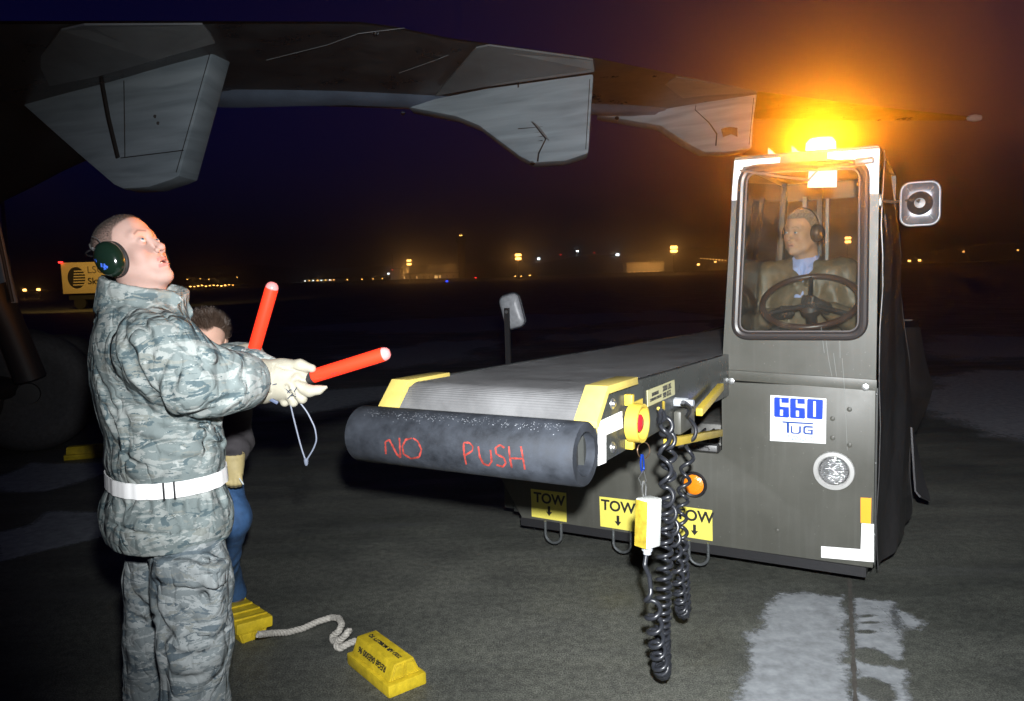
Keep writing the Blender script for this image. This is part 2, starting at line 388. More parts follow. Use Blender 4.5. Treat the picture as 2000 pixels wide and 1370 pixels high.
# worn painted areas and rests of snow farther out
patch(gp((-20, 1045), (60, 1028), (95, 1000), (215, 1003), (235, 1040), (150, 1062), (0, 1098)), 'apron_marking', PL, .05, 21, .04, ns=3, amp=.6)
patch(gp((-20, 940), (60, 905), (200, 905), (215, 925), (90, 960), (0, 962)), 'apron_marking', PL, .08, 23, .05, ns=3, amp=.8)
patch(gp((480, 792), (620, 765), (790, 750), (840, 758), (700, 790), (590, 812)), 'snow_patch', PL, .25, 25, .08, ns=1.2, amp=1.0)
patch(gp((1795, 800), (1830, 738), (1900, 725), (2060, 722), (2060, 880), (1950, 860), (1880, 820)), 'snow_patch', PS, .3, 31, .06, ns=1.6, amp=1.1)
patch(gp((1790, 690), (1800, 655), (2080, 652), (2080, 700), (1900, 700)), 'snow_patch', PS, .8, 33, .12, ns=.9, amp=1.5, stretch=.5)
patch(gp((530, 640), (900, 618), (1250, 610), (1380, 622), (1100, 640), (760, 655)), 'snow_patch', PS, 1.2, 35, .3, ns=.35, amp=2.0, stretch=.4)
patch(gp((640, 700), (860, 665), (1000, 668), (960, 700), (760, 722)), 'snow_patch', PS, .6, 37, .15, ns=.8, amp=1.8, stretch=.4)
patch(gp((1060, 660), (1280, 632), (1400, 630), (1400, 650), (1200, 668)), 'snow_patch', PS, .7, 39, .15, ns=.8, amp=1.8, stretch=.4)
# snow banks at the edge of the field and the dark rise behind it
rd = []
for i in range(60):
    x = -520+i*20; h = 1.2+.8*vnoise(np.array([[x, 0, 0]]), .05, 5)[0]
    rd.append([(x, 330, -.1), (x, 333, h*.8), (x+3, 338, h), (x, 345, -.1)])
tag(MB().sheet(rd).build('snow_bank', mat('bank_snow', (.1, .1, .12), .9), smooth=60), kind='structure')
rd = []
for i in range(90):
    x = -900+i*20; h = 17+9*vnoise(np.array([[x, 3, 0]]), .006, 9)[0]+5*vnoise(np.array([[x, 3, 0]]), .03, 4)[0]+1.6*vnoise(np.array([[x, 3, 0]]), .21, 4)[0]
    rd.append([(x, 640, -1), (x, 690, h*.55), (x, 760, h), (x, 860, -1)])
tag(MB().sheet(rd).build('hills', mat('night_woods', (.012, .014, .012), .95), smooth=60), kind='structure')
# ================================================================== far buildings
M_wall = mat('far_wall', (.32, .3, .26), .8); M_dark = mat('far_roof', (.03, .03, .035), .8)
M_sod = mat('sodium_lamp', (.9, .5, .2), .4, emit=(1, .46, .10), es=10); M_win = mat('lit_window', (.8, .6, .3), .4, emit=(1, .6, .22), es=1.6)
M_wht = mat('white_lamp', (.9, .9, .9), .4, emit=(.85, .93, 1), es=14); M_red = mat('red_lamp', (.9, .1, .1), .4, emit=(1, .02, .02), es=6)
M_blue = mat('blue_lamp', (.1, .1, .9), .4, emit=(.02, .05, 1), es=6); M_steel = mat('grey_steel', (.18, .18, .18), .5, metal=.4)
def plight(name, loc, e, c, parent=None, r=.3):
    l = bpy.data.lights.new(name, 'POINT'); l.energy = e; l.color = c; l.shadow_soft_size = r
    o = bpy.data.objects.new(name, l); COL.objects.link(o); o.location = tuple(loc)
    if parent: o.parent = parent
    return o
SOD = (1, .45, .1)
def base(px, Y):            # ground point at distance Y in the column px of the photograph
    p = at(px, 540, Y); return np.array([p[0], Y, 0.])
# terminal
p = base(835, 400); t = empty('terminal_building', p, 0, 'long low terminal with a row of lit windows left of the control tower', 'building')
MB().span((-18, 0, 0), (16, 14, 3.6)).span((-19, -1, 0), (-14, 9, 6.5)).build('wall', M_wall, t)
MB().span((-18.4, -.4, 3.6), (16.4, 14.4, 4.3)).span((-19.3, -1.3, 6.5), (-13.7, 9.3, 7.0)).build('roof', M_dark, t)
for i, x in enumerate([-17, -12, -8.7, -5.5, -2, 1, 4, 6.5, 10, 13.5]):
    MB().span((x-.35, -.1, 1.5), (x+.35, -.02, 2.7)).build('window', M_win if i in (1, 3, 6, 7) else M_dark, t)
MB().span((3.8, -.12, 1.3), (5.2, -.03, 2.6)).build('door', M_win, t)
for x in (-10, 2, 12): plight('wall_lamp', (x, -7, 6), 1100, SOD, t)
p = base(700, 420); t = empty('low_building', p, 0, 'dark low building with small yellow lamps left of the terminal', 'building')
MB().span((-26, 0, 0), (16, 10, 3)).build('wall', mat('dim_wall', (.08, .075, .07), .9), t)
MB().span((-26.3, -.3, 3), (16.3, 10.3, 3.5)).build('roof', M_dark, t)
for x in (-22, -15, -6, 2, 8, 13): MB().box((x, -.4, 2.0), (.55, .3, .35), .05).build('lamp', M_sod, t)
p = base(903, 410); t = empty('control_tower', p, 0, 'tall dark airport control tower rising behind the terminal', 'tower')
MB().cyl((0, 0, 0), (0, 0, 19), 1.9, 20).build('shaft', mat('tower_brick', (.07, .035, .02), .9), t)
MB().lathe([(1.9, 19), (2.6, 20.2), (2.7, 22.6), (2.3, 23)], (0, 0, 0), (0, 0, 1), 20).build('cab', M_dark, t)
MB().box((0, -.3, 23.4), (1.4, 1, .35)).build('lamp', M_sod, t)
p = base(768, 395); t = empty('radar_mast', p, 0, 'thin mast with dim lamps beside the left end of the terminal', 'mast')
MB().tube([(0, 0, 0), (0, 0, 14)], .16, 6).span((-1.2, -.1, 8), (1.2, .1, 8.2)).build('pole', M_steel, t)
MB().box((-2.4, 0, 4.4), (.7, .4, .5)).build('lamp', M_wht, t); MB().box((-.3, 0, 6.3), (.5, .3, .3)).build('lamp', M_red, t)
# hangars to the right
p = base(1262, 420); t = empty('hangar', p, 0, 'wide pale hangar with a row of bright doors under the right floodlights', 'hangar')
MB().span((-10.5, 0, 0), (10, 14, 6)).build('wall', M_wall, t); MB().span((-10.8, -.3, 6), (10.3, 14.3, 6.6)).span((2.5, 3, 6.6), (7, 8, 8)).build('roof', mat('tan_roof', (.1, .09, .07), .8), t)
for x in (-9.3, -6.4, -3.6, -1, 1.6, 4, 6.2): MB().span((x-.7, -.1, .2), (x+.7, -.02, 1.5)).build('door', M_win, t)
MB().span((8.6, -2, 0), (13.2, -.2, 1.6)).build('annex', M_wall, t)
for x in (-7, 0, 7): plight('wall_lamp', (x, -5, 5), 1300, SOD, t)
p = base(1408, 420); t = empty('hangar', p, 0, 'small low hangar partly hidden behind the cab of the belt loader', 'hangar')
MB().span((-7, 0, 0), (6, 10, 3)).build('wall', M_wall, t); MB().add([(-7.4, -.4, 3), (6.4, -.4, 3), (6.4, 5, 4.6), (-7.4, 5, 4.6), (6.4, 10.4, 3), (-7.4, 10.4, 3)], [(0, 1, 2, 3), (3, 2, 4, 5), (0, 3, 5), (1, 4, 2)]).build('roof', M_wall, t, smooth=0)
plight('wall_lamp', (-2, -6, 5), 500, SOD, t)
# floodlight masts
def mast(px, py, Y, lab, two=True, k=1.):
    q = at(px, py, Y); t = empty('floodlight_mast', (q[0], Y, 0), 0, lab, 'floodlight', 'floodlight masts along the far edge of the apron')
    MB().cyl((0, .5, 0), (0, .5, q[2]+1.2), .22, 8, .14).span((-1.4, .2, q[2]-.1), (1.4, .4, q[2]+.1)).build('pole', M_steel, t)
    for dz in ((-.8, .8) if two else (0,)):
        MB().box((0, 0, q[2]+dz), (3.2*k, 1.1*k, 1.2*k), .5*k).build('lamp_head', M_sod, t)
    plight('lamp_glow', (0, -1.2, q[2]-1), 800*k, SOD, t, .8)
mast(799, 513, 330, 'leftmost orange twin floodlight, above the terminal', k=.62)
mast(1012, 502, 330, 'orange twin floodlight right of the control tower', k=.85)
mast(1316, 487, 330, 'orange twin floodlight above the pale hangar')
mast(1656, 469, 330, 'orange twin floodlight seen through the cab window of the belt loader', k=.85)
def lamp(px, py, Y, m, lab, s=.45):
    q = at(px, py, Y); t = empty('field_lamp', (q[0], Y, 0), 0, lab, 'lamp', 'small lamps scattered across the airfield')
    if q[2] > .6: MB().cyl((0, .2, 0), (0, .2, q[2]), .07, 6).build('pole', M_steel, t)
    MB().box((0, 0, max(q[2], .3)), (s*1.5, s*.5, s), s*.15).build('lamp_head', m, t)
lamp(1052, 506, 390, M_wht, 'small white field lamp just right of the second floodlight', .8)
lamp(1128, 491, 500, M_wht, 'highest small white field lamp between the middle floodlights', .9)
lamp(1206, 498, 430, M_wht, 'small white lamp on a tall pole left of the pale hangar', 1.1)
for x, y, s in ((1006, 540, .7), (1018, 540, .7), (1035, 538, .9)): lamp(x, y, 400, M_sod, 'low orange lamp in the cluster of three right of the tower', s*.6)
lamp(929, 543, 380, M_red, 'small red lamp at the foot of the control tower', .6)
lamp(1095, 498, 600, M_red, 'dim red lamp left of the highest white lamp', .7); lamp(1161, 494, 600, M_red, 'dim red lamp right of the highest white lamp', .7)
lamp(873, 556, 260, M_blue, 'blue taxiway lamp in front of the terminal', .45)
lamp(1364, 517, 360, M_sod, 'orange lamp left of the small hangar', .8); lamp(1397, 512, 420, M_sod, 'orange lamp above the small hangar', .7)
for i in range(9): lamp(1369+i*6, 505+i*.5, 520, M_sod, 'one of the tiny orange lamps in the line beside the cab', .42)
for i, (x, y) in enumerate(((48, 567), (75, 566))): lamp(x, y, 150, M_sod, ('leftmost' if i == 0 else 'second')+' small orange lamp at the left edge by the catering truck', .42)
for i, x in enumerate(np.linspace(372, 455, 12)): lamp(x, 560-i*.25+RNG.uniform(-1.5, 1), 320, M_sod, 'one of the yellow lamps in the row right of the marshaller', .30+.2*RNG.random())
for x, y in ((366, 546), (391, 545), (408, 546), (463, 542)): lamp(x, y, 420, M_sod, 'faint lamp above the row of yellow lamps', .35)
for i, x in enumerate(range(596, 660, 8)): lamp(x, 549-i*.3, 420, M_sod if i % 2 else M_wht, 'one of the faint lamps in the row left of the low building', .38)
for x, y, k in ((1776, 510, 'left'), (1796, 509, 'right')): lamp(x, y, 380, M_sod, k+' lamp of the orange pair below the mirror', .9)
lamp(1882, 492, 500, M_sod, 'lone orange lamp right of the mirror', .7); lamp(1988, 489, 500, M_sod, 'lone orange lamp at the right edge', .7)
lamp(1478, 507, 300, M_sod, 'orange lamp seen through the left of the cab window', .6)
# ================================================================== catering truck
q = at(178, 596, 62); t = empty('catering_truck', (q[0], 62, 0), radians(4), 'yellow-lit catering box truck with a striped globe emblem and black lettering', 'truck')
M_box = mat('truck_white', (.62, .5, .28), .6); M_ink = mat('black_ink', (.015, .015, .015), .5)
x0 = (127-178)/FPX*62; x1 = (262-178)/FPX*62
MB().span((x0, 0, 1.25), (x1, 7, 3.75), .05).build('box_body', M_box, t)
MB().span((x0+.3, .3, .75), (x1+2.1, 6.5, 1.2)).build('chassis', M_ink, t)
MB().span((x1+.15, 1, .9), (x1+2.2, 3.2, 2.6), .2).build('cab', M_box, t)
for x in (x0+1.1, x1+1.2):
    for y in (.5, 2.6):
        wq = MB().cyl((x, y-.15, .48), (x, y+.15, .48), .48, 20).build('wheel', M_ink, t)
MB().prism([(x0+1.15+.68*cos(a), -.012, 2.52+.86*sin(a)) for a in np.linspace(0, 2*pi, 33)[:-1]], (0, .02, 0)).build('globe_emblem', M_ink, t, smooth=0)
for i, z in enumerate(np.linspace(3.05, 1.95, 6)): MB().span((x0+1.0-.1*i*.3, -.022, z-.045), (x0+1.85, -.014, z+.045)).build('emblem_stripe', M_box, t)
text('LSG', .8, (x0+2.0, -.02, 3.1), (pi/2, 0, 0), mat('grey_ink', (.12, .1, .08), .5), t, align='LEFT')
text('Sky Chefs', .72, (x0+2.0, -.02, 2.2), (pi/2, 0, 0), M_ink, t, align='LEFT', off=.012)
MB().box((x0+.05, -.05, 3.78), (.3, .1, .12)).build('marker_lamp', M_red, t)
# unseen sodium lamp post, added to light the truck
q = at(35, 300, 50); t = empty('added_lamp_post', (q[0], 48, 0), 0, 'unseen lamp post behind the aircraft, added to light the truck', 'lamp post')
MB().cyl((0, 0, 0), (0, 0, 9.5), .12, 8).span((-.1, -.1, 9.4), (1.4, .1, 9.55)).build('pole', M_steel, t)
l_ = bpy.data.lights.new('lamp_glow', 'SPOT'); l_.energy = 6500; l_.color = (1, .62, .16); l_.spot_size = radians(70); l_.spot_blend = .8; l_.shadow_soft_size = .3
lo1 = bpy.data.objects.new('lamp_glow', l_); COL.objects.link(lo1); lo1.parent = t; lo1.location = (1.4, 0, 9.2); lo1.rotation_euler = Vector((-2.2, 14, -6.8)).to_track_quat('-Z', 'Y').to_euler()
# ================================================================== aircraft over the apron
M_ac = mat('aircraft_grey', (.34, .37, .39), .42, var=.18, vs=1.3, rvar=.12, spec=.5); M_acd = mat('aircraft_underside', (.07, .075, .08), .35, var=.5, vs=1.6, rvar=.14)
M_acm = mat('lit_patch_and_door_grey', (.26, .28, .29), .45, var=.2, vs=1.5); M_blk = mat('seal_black', (.02, .02, .02), .6); M_rub = mat('tyre_rubber', (.05, .05, .052), .75, var=.3, vs=30)  # the mid grey paints the lit wing underside pale; gear door uses it too
M_slat = mat('slat_glimmer_blue', (.22, .29, .40), .4, var=.2, vs=2)  # glimmer on the slat put into a lighter, bluish colour
def fair_mat():
    m = mat('fairing_paint', (.42, .46, .48), .42, spec=.5); n = m.node_tree.nodes; L = m.node_tree.links; b = n['Principled BSDF']
    tc = n.new('ShaderNodeTexCoord'); mp = n.new('ShaderNodeMapping'); mp.inputs['Scale'].default_value = (.9, 1, 9); mp.inputs['Rotation'].default_value = (0, radians(-12), 0)
    L.new(tc.outputs['Object'], mp.inputs['Vector']); t = n.new('ShaderNodeTexNoise'); t.inputs['Scale'].default_value = .9; t.inputs['Detail'].default_value = 8; t.inputs['Distortion'].default_value = .5
    L.new(mp.outputs[0], t.inputs['Vector']); r = n.new('ShaderNodeValToRGB'); r.color_ramp.elements[0].position = .3; r.color_ramp.elements[1].position = .75
    r.color_ramp.elements[0].color = (.38, .47, .53, 1); r.color_ramp.elements[1].color = (.66, .77, .84, 1); L.new(t.outputs['Fac'], r.inputs['Fac']); L.new(r.outputs[0], b.inputs['Base Color'])
    return m
M_fair = fair_mat()
ac = empty('cargo_aircraft', (0, 12, 0), 0, 'grey cargo aircraft whose wing with three flap fairings hangs over the loader', 'aircraft')
ACO = np.array([0, 12., 0])
def A(px, py, Y): return at(px, py, Y*.87)-ACO
near = [(-60, 48, 9.0), (300, 47, 9.3), (700, 47, 10.2), (770, 56, 10.5), (880, 78, 10.8), (1160, 115, 11.6), (1480, 180, 14.2), (1700, 208, 15.8), (1905, 229, 17.2)]
far = [(-60, 238, 12.6), (180, 224, 13.2), (390, 206, 13.8), (640, 207, 14.2), (800, 212, 14.6), (1000, 218, 15.2), (1300, 230, 16.2), (1700, 236, 17.2), (1908, 236, 17.6)]
def lerp_line(L_, n=60):
    L_ = np.array(L_, float); s_ = np.linspace(0, len(L_)-1, n); return [[np.interp(t, range(len(L_)), L_[:, c]) for c in range(3)] for t in s_]
Nn = [A(*q) for q in lerp_line(near)]; Ff = [A(*q) for q in lerp_line(far)]; G = []
for i in range(60):
    a, b = Nn[i], Ff[i]; row = []; th = .55*(1-i/64)
    prof = [(0, 0), (.0, .0), (.18, .02), (.4, .05), (.62, .03), (.8, -.0), (.93, -.0), (1.0, 0)]
    for s_, dz in prof: row.append(a+(b-a)*s_+np.array([0, 0, dz*th]))
    for s_, dz in [(1.06, .12), (1.09, .35), (1.02, .75), (.8, 1.0), (.45, .9), (.1, .3), (0, .06)]: row.append(a+(b-a)*s_+np.array([0, 0, dz*th]))
    G.append(row)
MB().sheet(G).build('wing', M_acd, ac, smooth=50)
# lit underside above each fairing painted as pale plates, seams, and the slat strip along the far edge
def plate(pts, name, m, d, par=ac, bev=0.):
    return MB().prism([A(*q) for q in pts], d).build(name, m, par, smooth=30, bev=bev)
sl = []
for (px, ty, by, Y) in ((385, 168, 209, 13.3), (470, 163, 211, 13.3), (570, 158, 208, 13.4), (680, 160, 206, 13.6), (800, 170, 211, 13.9), (930, 182, 214, 14.3), (1160, 200, 224, 15.2), (1300, 212, 231, 15.8)):
    a = A(px, ty, Y-.5); b = A(px, by, Y+.3); m_ = (a+b)/2+np.array([0, -.06, -.05]); sl.append([a, a*.6+b*.4+np.array([0, -.05, -.02]), m_, b])
MB().sheet(sl, .03).build('leading_edge_slat', M_slat, ac, smooth=60)
FA = [dict(side=[(22, 186), (60, 178), (190, 152), (300, 121), (420, 86), (350, 345), (335, 352), (290, 367), (240, 370), (222, 362), (150, 300)], Y0=12.2, Y1=10.8,
           skin=[(20, 184), (120, 60), (165, 50), (395, 49), (412, 70), (420, 85), (300, 119), (190, 150)]),
      dict(side=[(795, 210), (850, 192), (950, 172), (1160, 143), (1153, 250), (1150, 300), (1105, 315), (1040, 319), (1015, 306), (935, 246), (890, 228)], Y0=14.0, Y1=12.2,
           skin=[(850, 188), (930, 95), (955, 90), (1120, 112), (1158, 118), (1161, 141), (950, 170)]),
      dict(side=[(1165, 224), (1250, 205), (1380, 188), (1480, 180), (1472, 240), (1469, 291), (1420, 298), (1375, 298), (1340, 279), (1290, 246), (1240, 238)], Y0=16.2, Y1=14.4,
           skin=[(1240, 204), (1320, 152), (1430, 170), (1475, 179), (1480, 182), (1380, 187)])]
for fi, f in enumerate(FA):
    xs = [q[0] for q in f['side']]; xa, xb = min(xs), max(xs)
    def Yx(x, o=0.): return f['Y0']+(f['Y1']-f['Y0'])*(x-xa)/(xb-xa)+o
    o = MB().prism([A(x, y, Yx(x)) for x, y in f['side']], (.03, .5, .0)).build('flap_fairing', M_fair, ac, smooth=30, bev=.05)
    sk = [A(x, y, Yx(x, .02)-(0.0 if y > 140 or fi else 0)) for x, y in f['skin']]
    # plate for the lit underside: runs from the wing's near edge back to the fairing root
    sk = []
    for x, y in f['skin']:
        yb = np.interp(x, [q[0] for q in near], [q[1] for q in near]); u_ = (y-yb)/max(20, (210-yb)); Yn = np.interp(x, [q[0] for q in near], [q[2] for q in near])
        sk.append(A(x, y, Yn*.985+(Yx(x)-Yn)*max(0, min(1, u_*1.15))))
    MB().prism(sk, (0, 0, .02)).build('lit_underside_plate', M_acm, ac, smooth=0)
    if fi == 0:
        for ln, w_ in (([(197, 148), (212, 230), (231, 309)], .032), ([(242, 158), (244, 308)], .006), ([(236, 309), (358, 294)], .006)):
            MB().tube([A(x, y, Yx(x, -.012)) for x, y in ln], w_, 6).build('seam', M_blk, ac)
        MB().tube([A(165, 55, 9.6), A(178, 90, 10.1), A(193, 128, 10.6)], .025, 6).build('seam', M_blk, ac)
        for x, y in ((303, 228), (309, 241)): MB().cyl(A(x, y, Yx(x, -.02)), A(x, y, Yx(x, .03)), .022, 10).build('drain_hole', M_blk, ac)
    else:
        ln = [(1008, 128), (1012, 165), (1015, 213), (1045, 245), (1066, 272), (1052, 300), (1050, 316)] if fi == 1 else [(1362, 195), (1358, 215), (1385, 240), (1400, 262), (1398, 285)]
        MB().tube([A(x, y, Yx(x, -.015)) for x, y in ln], .012, 6).build('seam', M_blk, ac)
        if fi == 1:
            MB().tube([A(x, y, Yx(x, -.015)) for x, y in [(1025, 222), (1055, 252), (1072, 275)]], .012, 6).build('seam', M_acm, ac)
            for yy in (252, 262, 271, 279): MB().tube([A(1012+yy % 7, yy, Yx(1012, -.01)), A(1060, yy-4, Yx(1060, -.01))], .009, 5).build('oil_streak', M_blk, ac)
        else:
            MB().sheet([[A(x, y, Yx(x, -.03)) for x, y in r] for r in (((1408, 252), (1412, 268)), ((1425, 248), (1428, 262)), ((1440, 250), (1440, 268)))], .02).build('access_panel', mat('bare_metal', (.6, .6, .6), .25, metal=.9), ac)
    # closing edge strip at the blunt end
    k = 4 if fi == 0 else 3
    a, b = f['side'][k], f['side'][k+1] if fi == 0 else f['side'][5]
    MB().tube([A(a[0]-8, a[1]+12, Yx(a[0], -.008)), A(b[0]-6, b[1]-8, Yx(b[0], -.008))], .005, 5).build('rivet_line', M_blk, ac)
for ln in ([(520, 118), (640, 88), (700, 66), (790, 55)], [(780, 143), (850, 118), (915, 92)]):
    MB().tube([A(x, y, np.interp(x, [q[0] for q in near], [q[2] for q in near])+(y-60)/150*3.0-.25) for x, y in ln], .0045, 5).build('panel_seam', M_acm, ac)
MB().ell if False else None
tp = A(1903, 231, 17.2); MB().lathe([(.0, -.16), (.05, -.12), (.075, 0), (.05, .12), (0, .16)], tp, (1, 0, 0), 16).build('tip_light', mat('lens_white', (.8, .8, .8), .2), ac)
for x, y, Y, m_ in ((787, 222, 14.0, 'amber'), (1205, 231, 15.8, 'white'), (1040, 319, 12.6, 'white'), (733, 65, 10.4, 'amber')):
    MB().lathe([(0, -.035), (.03, -.02), (.04, 0), (.03, .02), (0, .035)], A(x, y, Y), (0, 0, 1), 12).build('glint_ball', mat('chrome', (.9, .9, .9), .12, metal=1.), ac)  # chrome balls added to stand in for reflected glints on the wing
# dark hull, gear pod and gear of the aircraft at the left edge
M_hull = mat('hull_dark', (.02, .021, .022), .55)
hull = []
for i, (px, Y, top, bot) in enumerate(((-420, 9, 40, 700), (-200, 10, 60, 520), (-40, 11.5, 120, 402), (40, 12.2, 175, 368), (110, 12.8, 210, 335), (165, 13.1, 228, 312), (215, 13.4, 236, 268))):
    a = A(px, top, Y); b = A(px, bot, Y); c = (a+b)/2; rz = (a[2]-b[2])/2; hull.append([c+np.array([0, rz*.9*sin(t), rz*cos(t)]) for t in np.linspace(0, 2*pi, 25)])
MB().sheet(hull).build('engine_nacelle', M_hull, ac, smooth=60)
a = A(-160, 430, 8.2); b = A(30, 592, 8.2)
MB().prism([A(-160, 425, 8.2), A(-4, 432, 8.2), A(18, 530, 8.2), (A(33, 592, 8.2)), A(-160, 600, 8.2)], (-.02, .06, 0)).build('gear_door', M_acm, ac, bev=.01)
MB().tube([A(-4, 455, 8.15), A(24, 590, 8.15)], .015, 6).build('door_seal', M_blk, ac)
def wheel(px, py, Y, r, wd, yaw):
    c = at(px, py, Y)-ACO; ax = Vector((sin(yaw), -cos(yaw), 0)); hw = wd/2
    t_ = MB().lathe([(r*.5, -hw*.8), (r*.62, -hw), (r*.86, -hw*.98), (r*.97, -hw*.7), (r, -hw*.2), (r, hw*.2), (r*.97, hw*.7), (r*.86, hw*.98), (r*.62, hw), (r*.5, hw*.8)], c, ax, 48)
    w_ = t_.build('tyre', M_rub, ac, smooth=40)
    MB().lathe([(r*.5, hw*.55), (r*.47, hw*.8), (r*.4, hw*.62), (r*.2, hw*.5), (r*.17, hw*.95), (0.01, hw*.95)], c, ax, 32).build('rim', mat('wheel_hub', (.05, .05, .05), .4, metal=.5), w_, smooth=40)
wheel(62, 765, 7.9, .62, .42, radians(22)); wheel(-140, 775, 7.4, .62, .42, radians(22)); wheel(45, 745, 8.9, .62, .42, radians(22)); wheel(120, 742, 10.3, .62, .42, radians(22))
MB().tube([A(60, 740, 8.4), A(20, 640, 8.3), A(-20, 560, 8.2)], [.14, .13, .16], 14).build('gear_leg', M_hull, ac)
MB().tube([A(-140, 775, 7.8), A(120, 745, 9.8)], .12, 12).build('gear_beam', M_hull, ac)
# ================================================================== belt loader
YAW = radians(29.6)
_U = np.array([-cos(YAW), sin(YAW), 0]); _V = np.array([sin(YAW), cos(YAW), 0]); ORG = np.array([1.718, 3.6, 0])
def _ray(px, py): return _fw + _cr*(px-1000)/FPX + _cu*(685-py)/FPX
def pv(px, py, v):      # on the plane v = const of the loader -> local point
    r = _ray(px, py); t = (v-(CAM-ORG)@_V)/(r@_V); p = CAM+r*t-ORG; return (-(p@_U), p@_V, p[2])
def pu(px, py, u):
    r = _ray(px, py); t = (u-(CAM-ORG)@_U)/(r@_U); p = CAM+r*t-ORG; return (-(p@_U), p@_V, p[2])
def pz(px, py, z):
    p = gnd(px, py, z)-ORG; return (-(p@_U), p@_V, z)
def l2w(p): return ORG+_U*(-p[0])+_V*p[1]+np.array([0, 0, p[2]])
OL = mat('olive_paint', (.077, .077, .066), .42, var=.16, vs=2.2, bump=.05, bs=260, rvar=.1, spec=.4)
def grime(m, k=1.):
    n = m.node_tree.nodes; L = m.node_tree.links; b = n['Principled BSDF']; src = b.inputs['Base Color'].links[0].from_socket; tc = n.new('ShaderNodeTexCoord')
    mp = n.new('ShaderNodeMapping'); mp.inputs['Scale'].default_value = (14, 14, .8); L.new(tc.outputs['Object'], mp.inputs['Vector'])
    t = n.new('ShaderNodeTexNoise'); t.inputs['Scale'].default_value = 2.4; t.inputs['Detail'].default_value = 8; L.new(mp.outputs[0], t.inputs['Vector'])
    mr = n.new('ShaderNodeMapRange'); mr.inputs['From Min'].default_value = .52; mr.inputs['From Max'].default_value = .8; mr.inputs['To Max'].default_value = .22*k; L.new(t.outputs['Fac'], mr.inputs['Value'])
    x = n.new('ShaderNodeMix'); x.data_type = 'RGBA'; L.new(mr.outputs[0], x.inputs['Factor']); L.new(src, x.inputs['A']); x.inputs['B'].default_value = (.15, .15, .14, 1)
    vo = n.new('ShaderNodeTexVoronoi'); vo.inputs['Scale'].default_value = 34; L.new(tc.outputs['Object'], vo.inputs['Vector']); wn_ = n.new('ShaderNodeTexNoise'); wn_.inputs['Scale'].default_value = 3; L.new(tc.outputs['Object'], wn_.inputs['Vector'])
    ms = n.new('ShaderNodeMath'); ms.operation = 'MULTIPLY'; ms.inputs[1].default_value = .13; L.new(wn_.outputs['Fac'], ms.inputs[0]); ls = n.new('ShaderNodeMath'); ls.operation = 'LESS_THAN'; L.new(vo.outputs['Distance'], ls.inputs[0]); L.new(ms.outputs[0], ls.inputs[1])
    m5 = n.new('ShaderNodeMath'); m5.operation = 'MULTIPLY'; m5.inputs[1].default_value = .6*k; L.new(ls.outputs[0], m5.inputs[0])
    y = n.new('ShaderNodeMix'); y.data_type = 'RGBA'; L.new(m5.outputs[0], y.inputs['Factor']); L.new(x.outputs['Result'], y.inputs['A']); y.inputs['B'].default_value = (.22, .22, .2, 1); L.new(y.outputs['Result'], b.inputs['Base Color']); return m
grime(OL); OLD = mat('olive_paint_dark', (.03, .032, .03), .5, var=.2, vs=5); YEL = mat('yellow_paint', (.62, .45, .06), .42, var=.12, vs=9, spec=.4)
YDUL = mat('yellow_guard', (.58, .45, .12), .5, var=.12, vs=14, spec=.3); BOLT = mat('bolt_steel', (.55, .56, .56), .3, metal=.9); BLK = mat('black_plastic', (.018, .018, .02), .4, spec=.5)
RUB = mat('bumper_rubber', (.024, .028, .036), .7, var=.55, vs=11, bump=.12, bs=110, rvar=.15, spec=.3)
REFL = mat('reflective_tape', (1, 1, 1), .35, spec=1.); STK = mat('sticker_white', (.88, .92, .93), .35); BLU = mat('sticker_blue', (.005, .05, .5), .35)
LBL = mat('label_yellow', (.82, .72, .13), .4, var=.05, vs=30); INK = mat('label_ink', (.02, .02, .02), .45); TAN = mat('label_tan', (.55, .52, .28), .4)
RED = mat('red_mark', (.25, .032, .024), .6, var=.7, vs=45); GLS = None
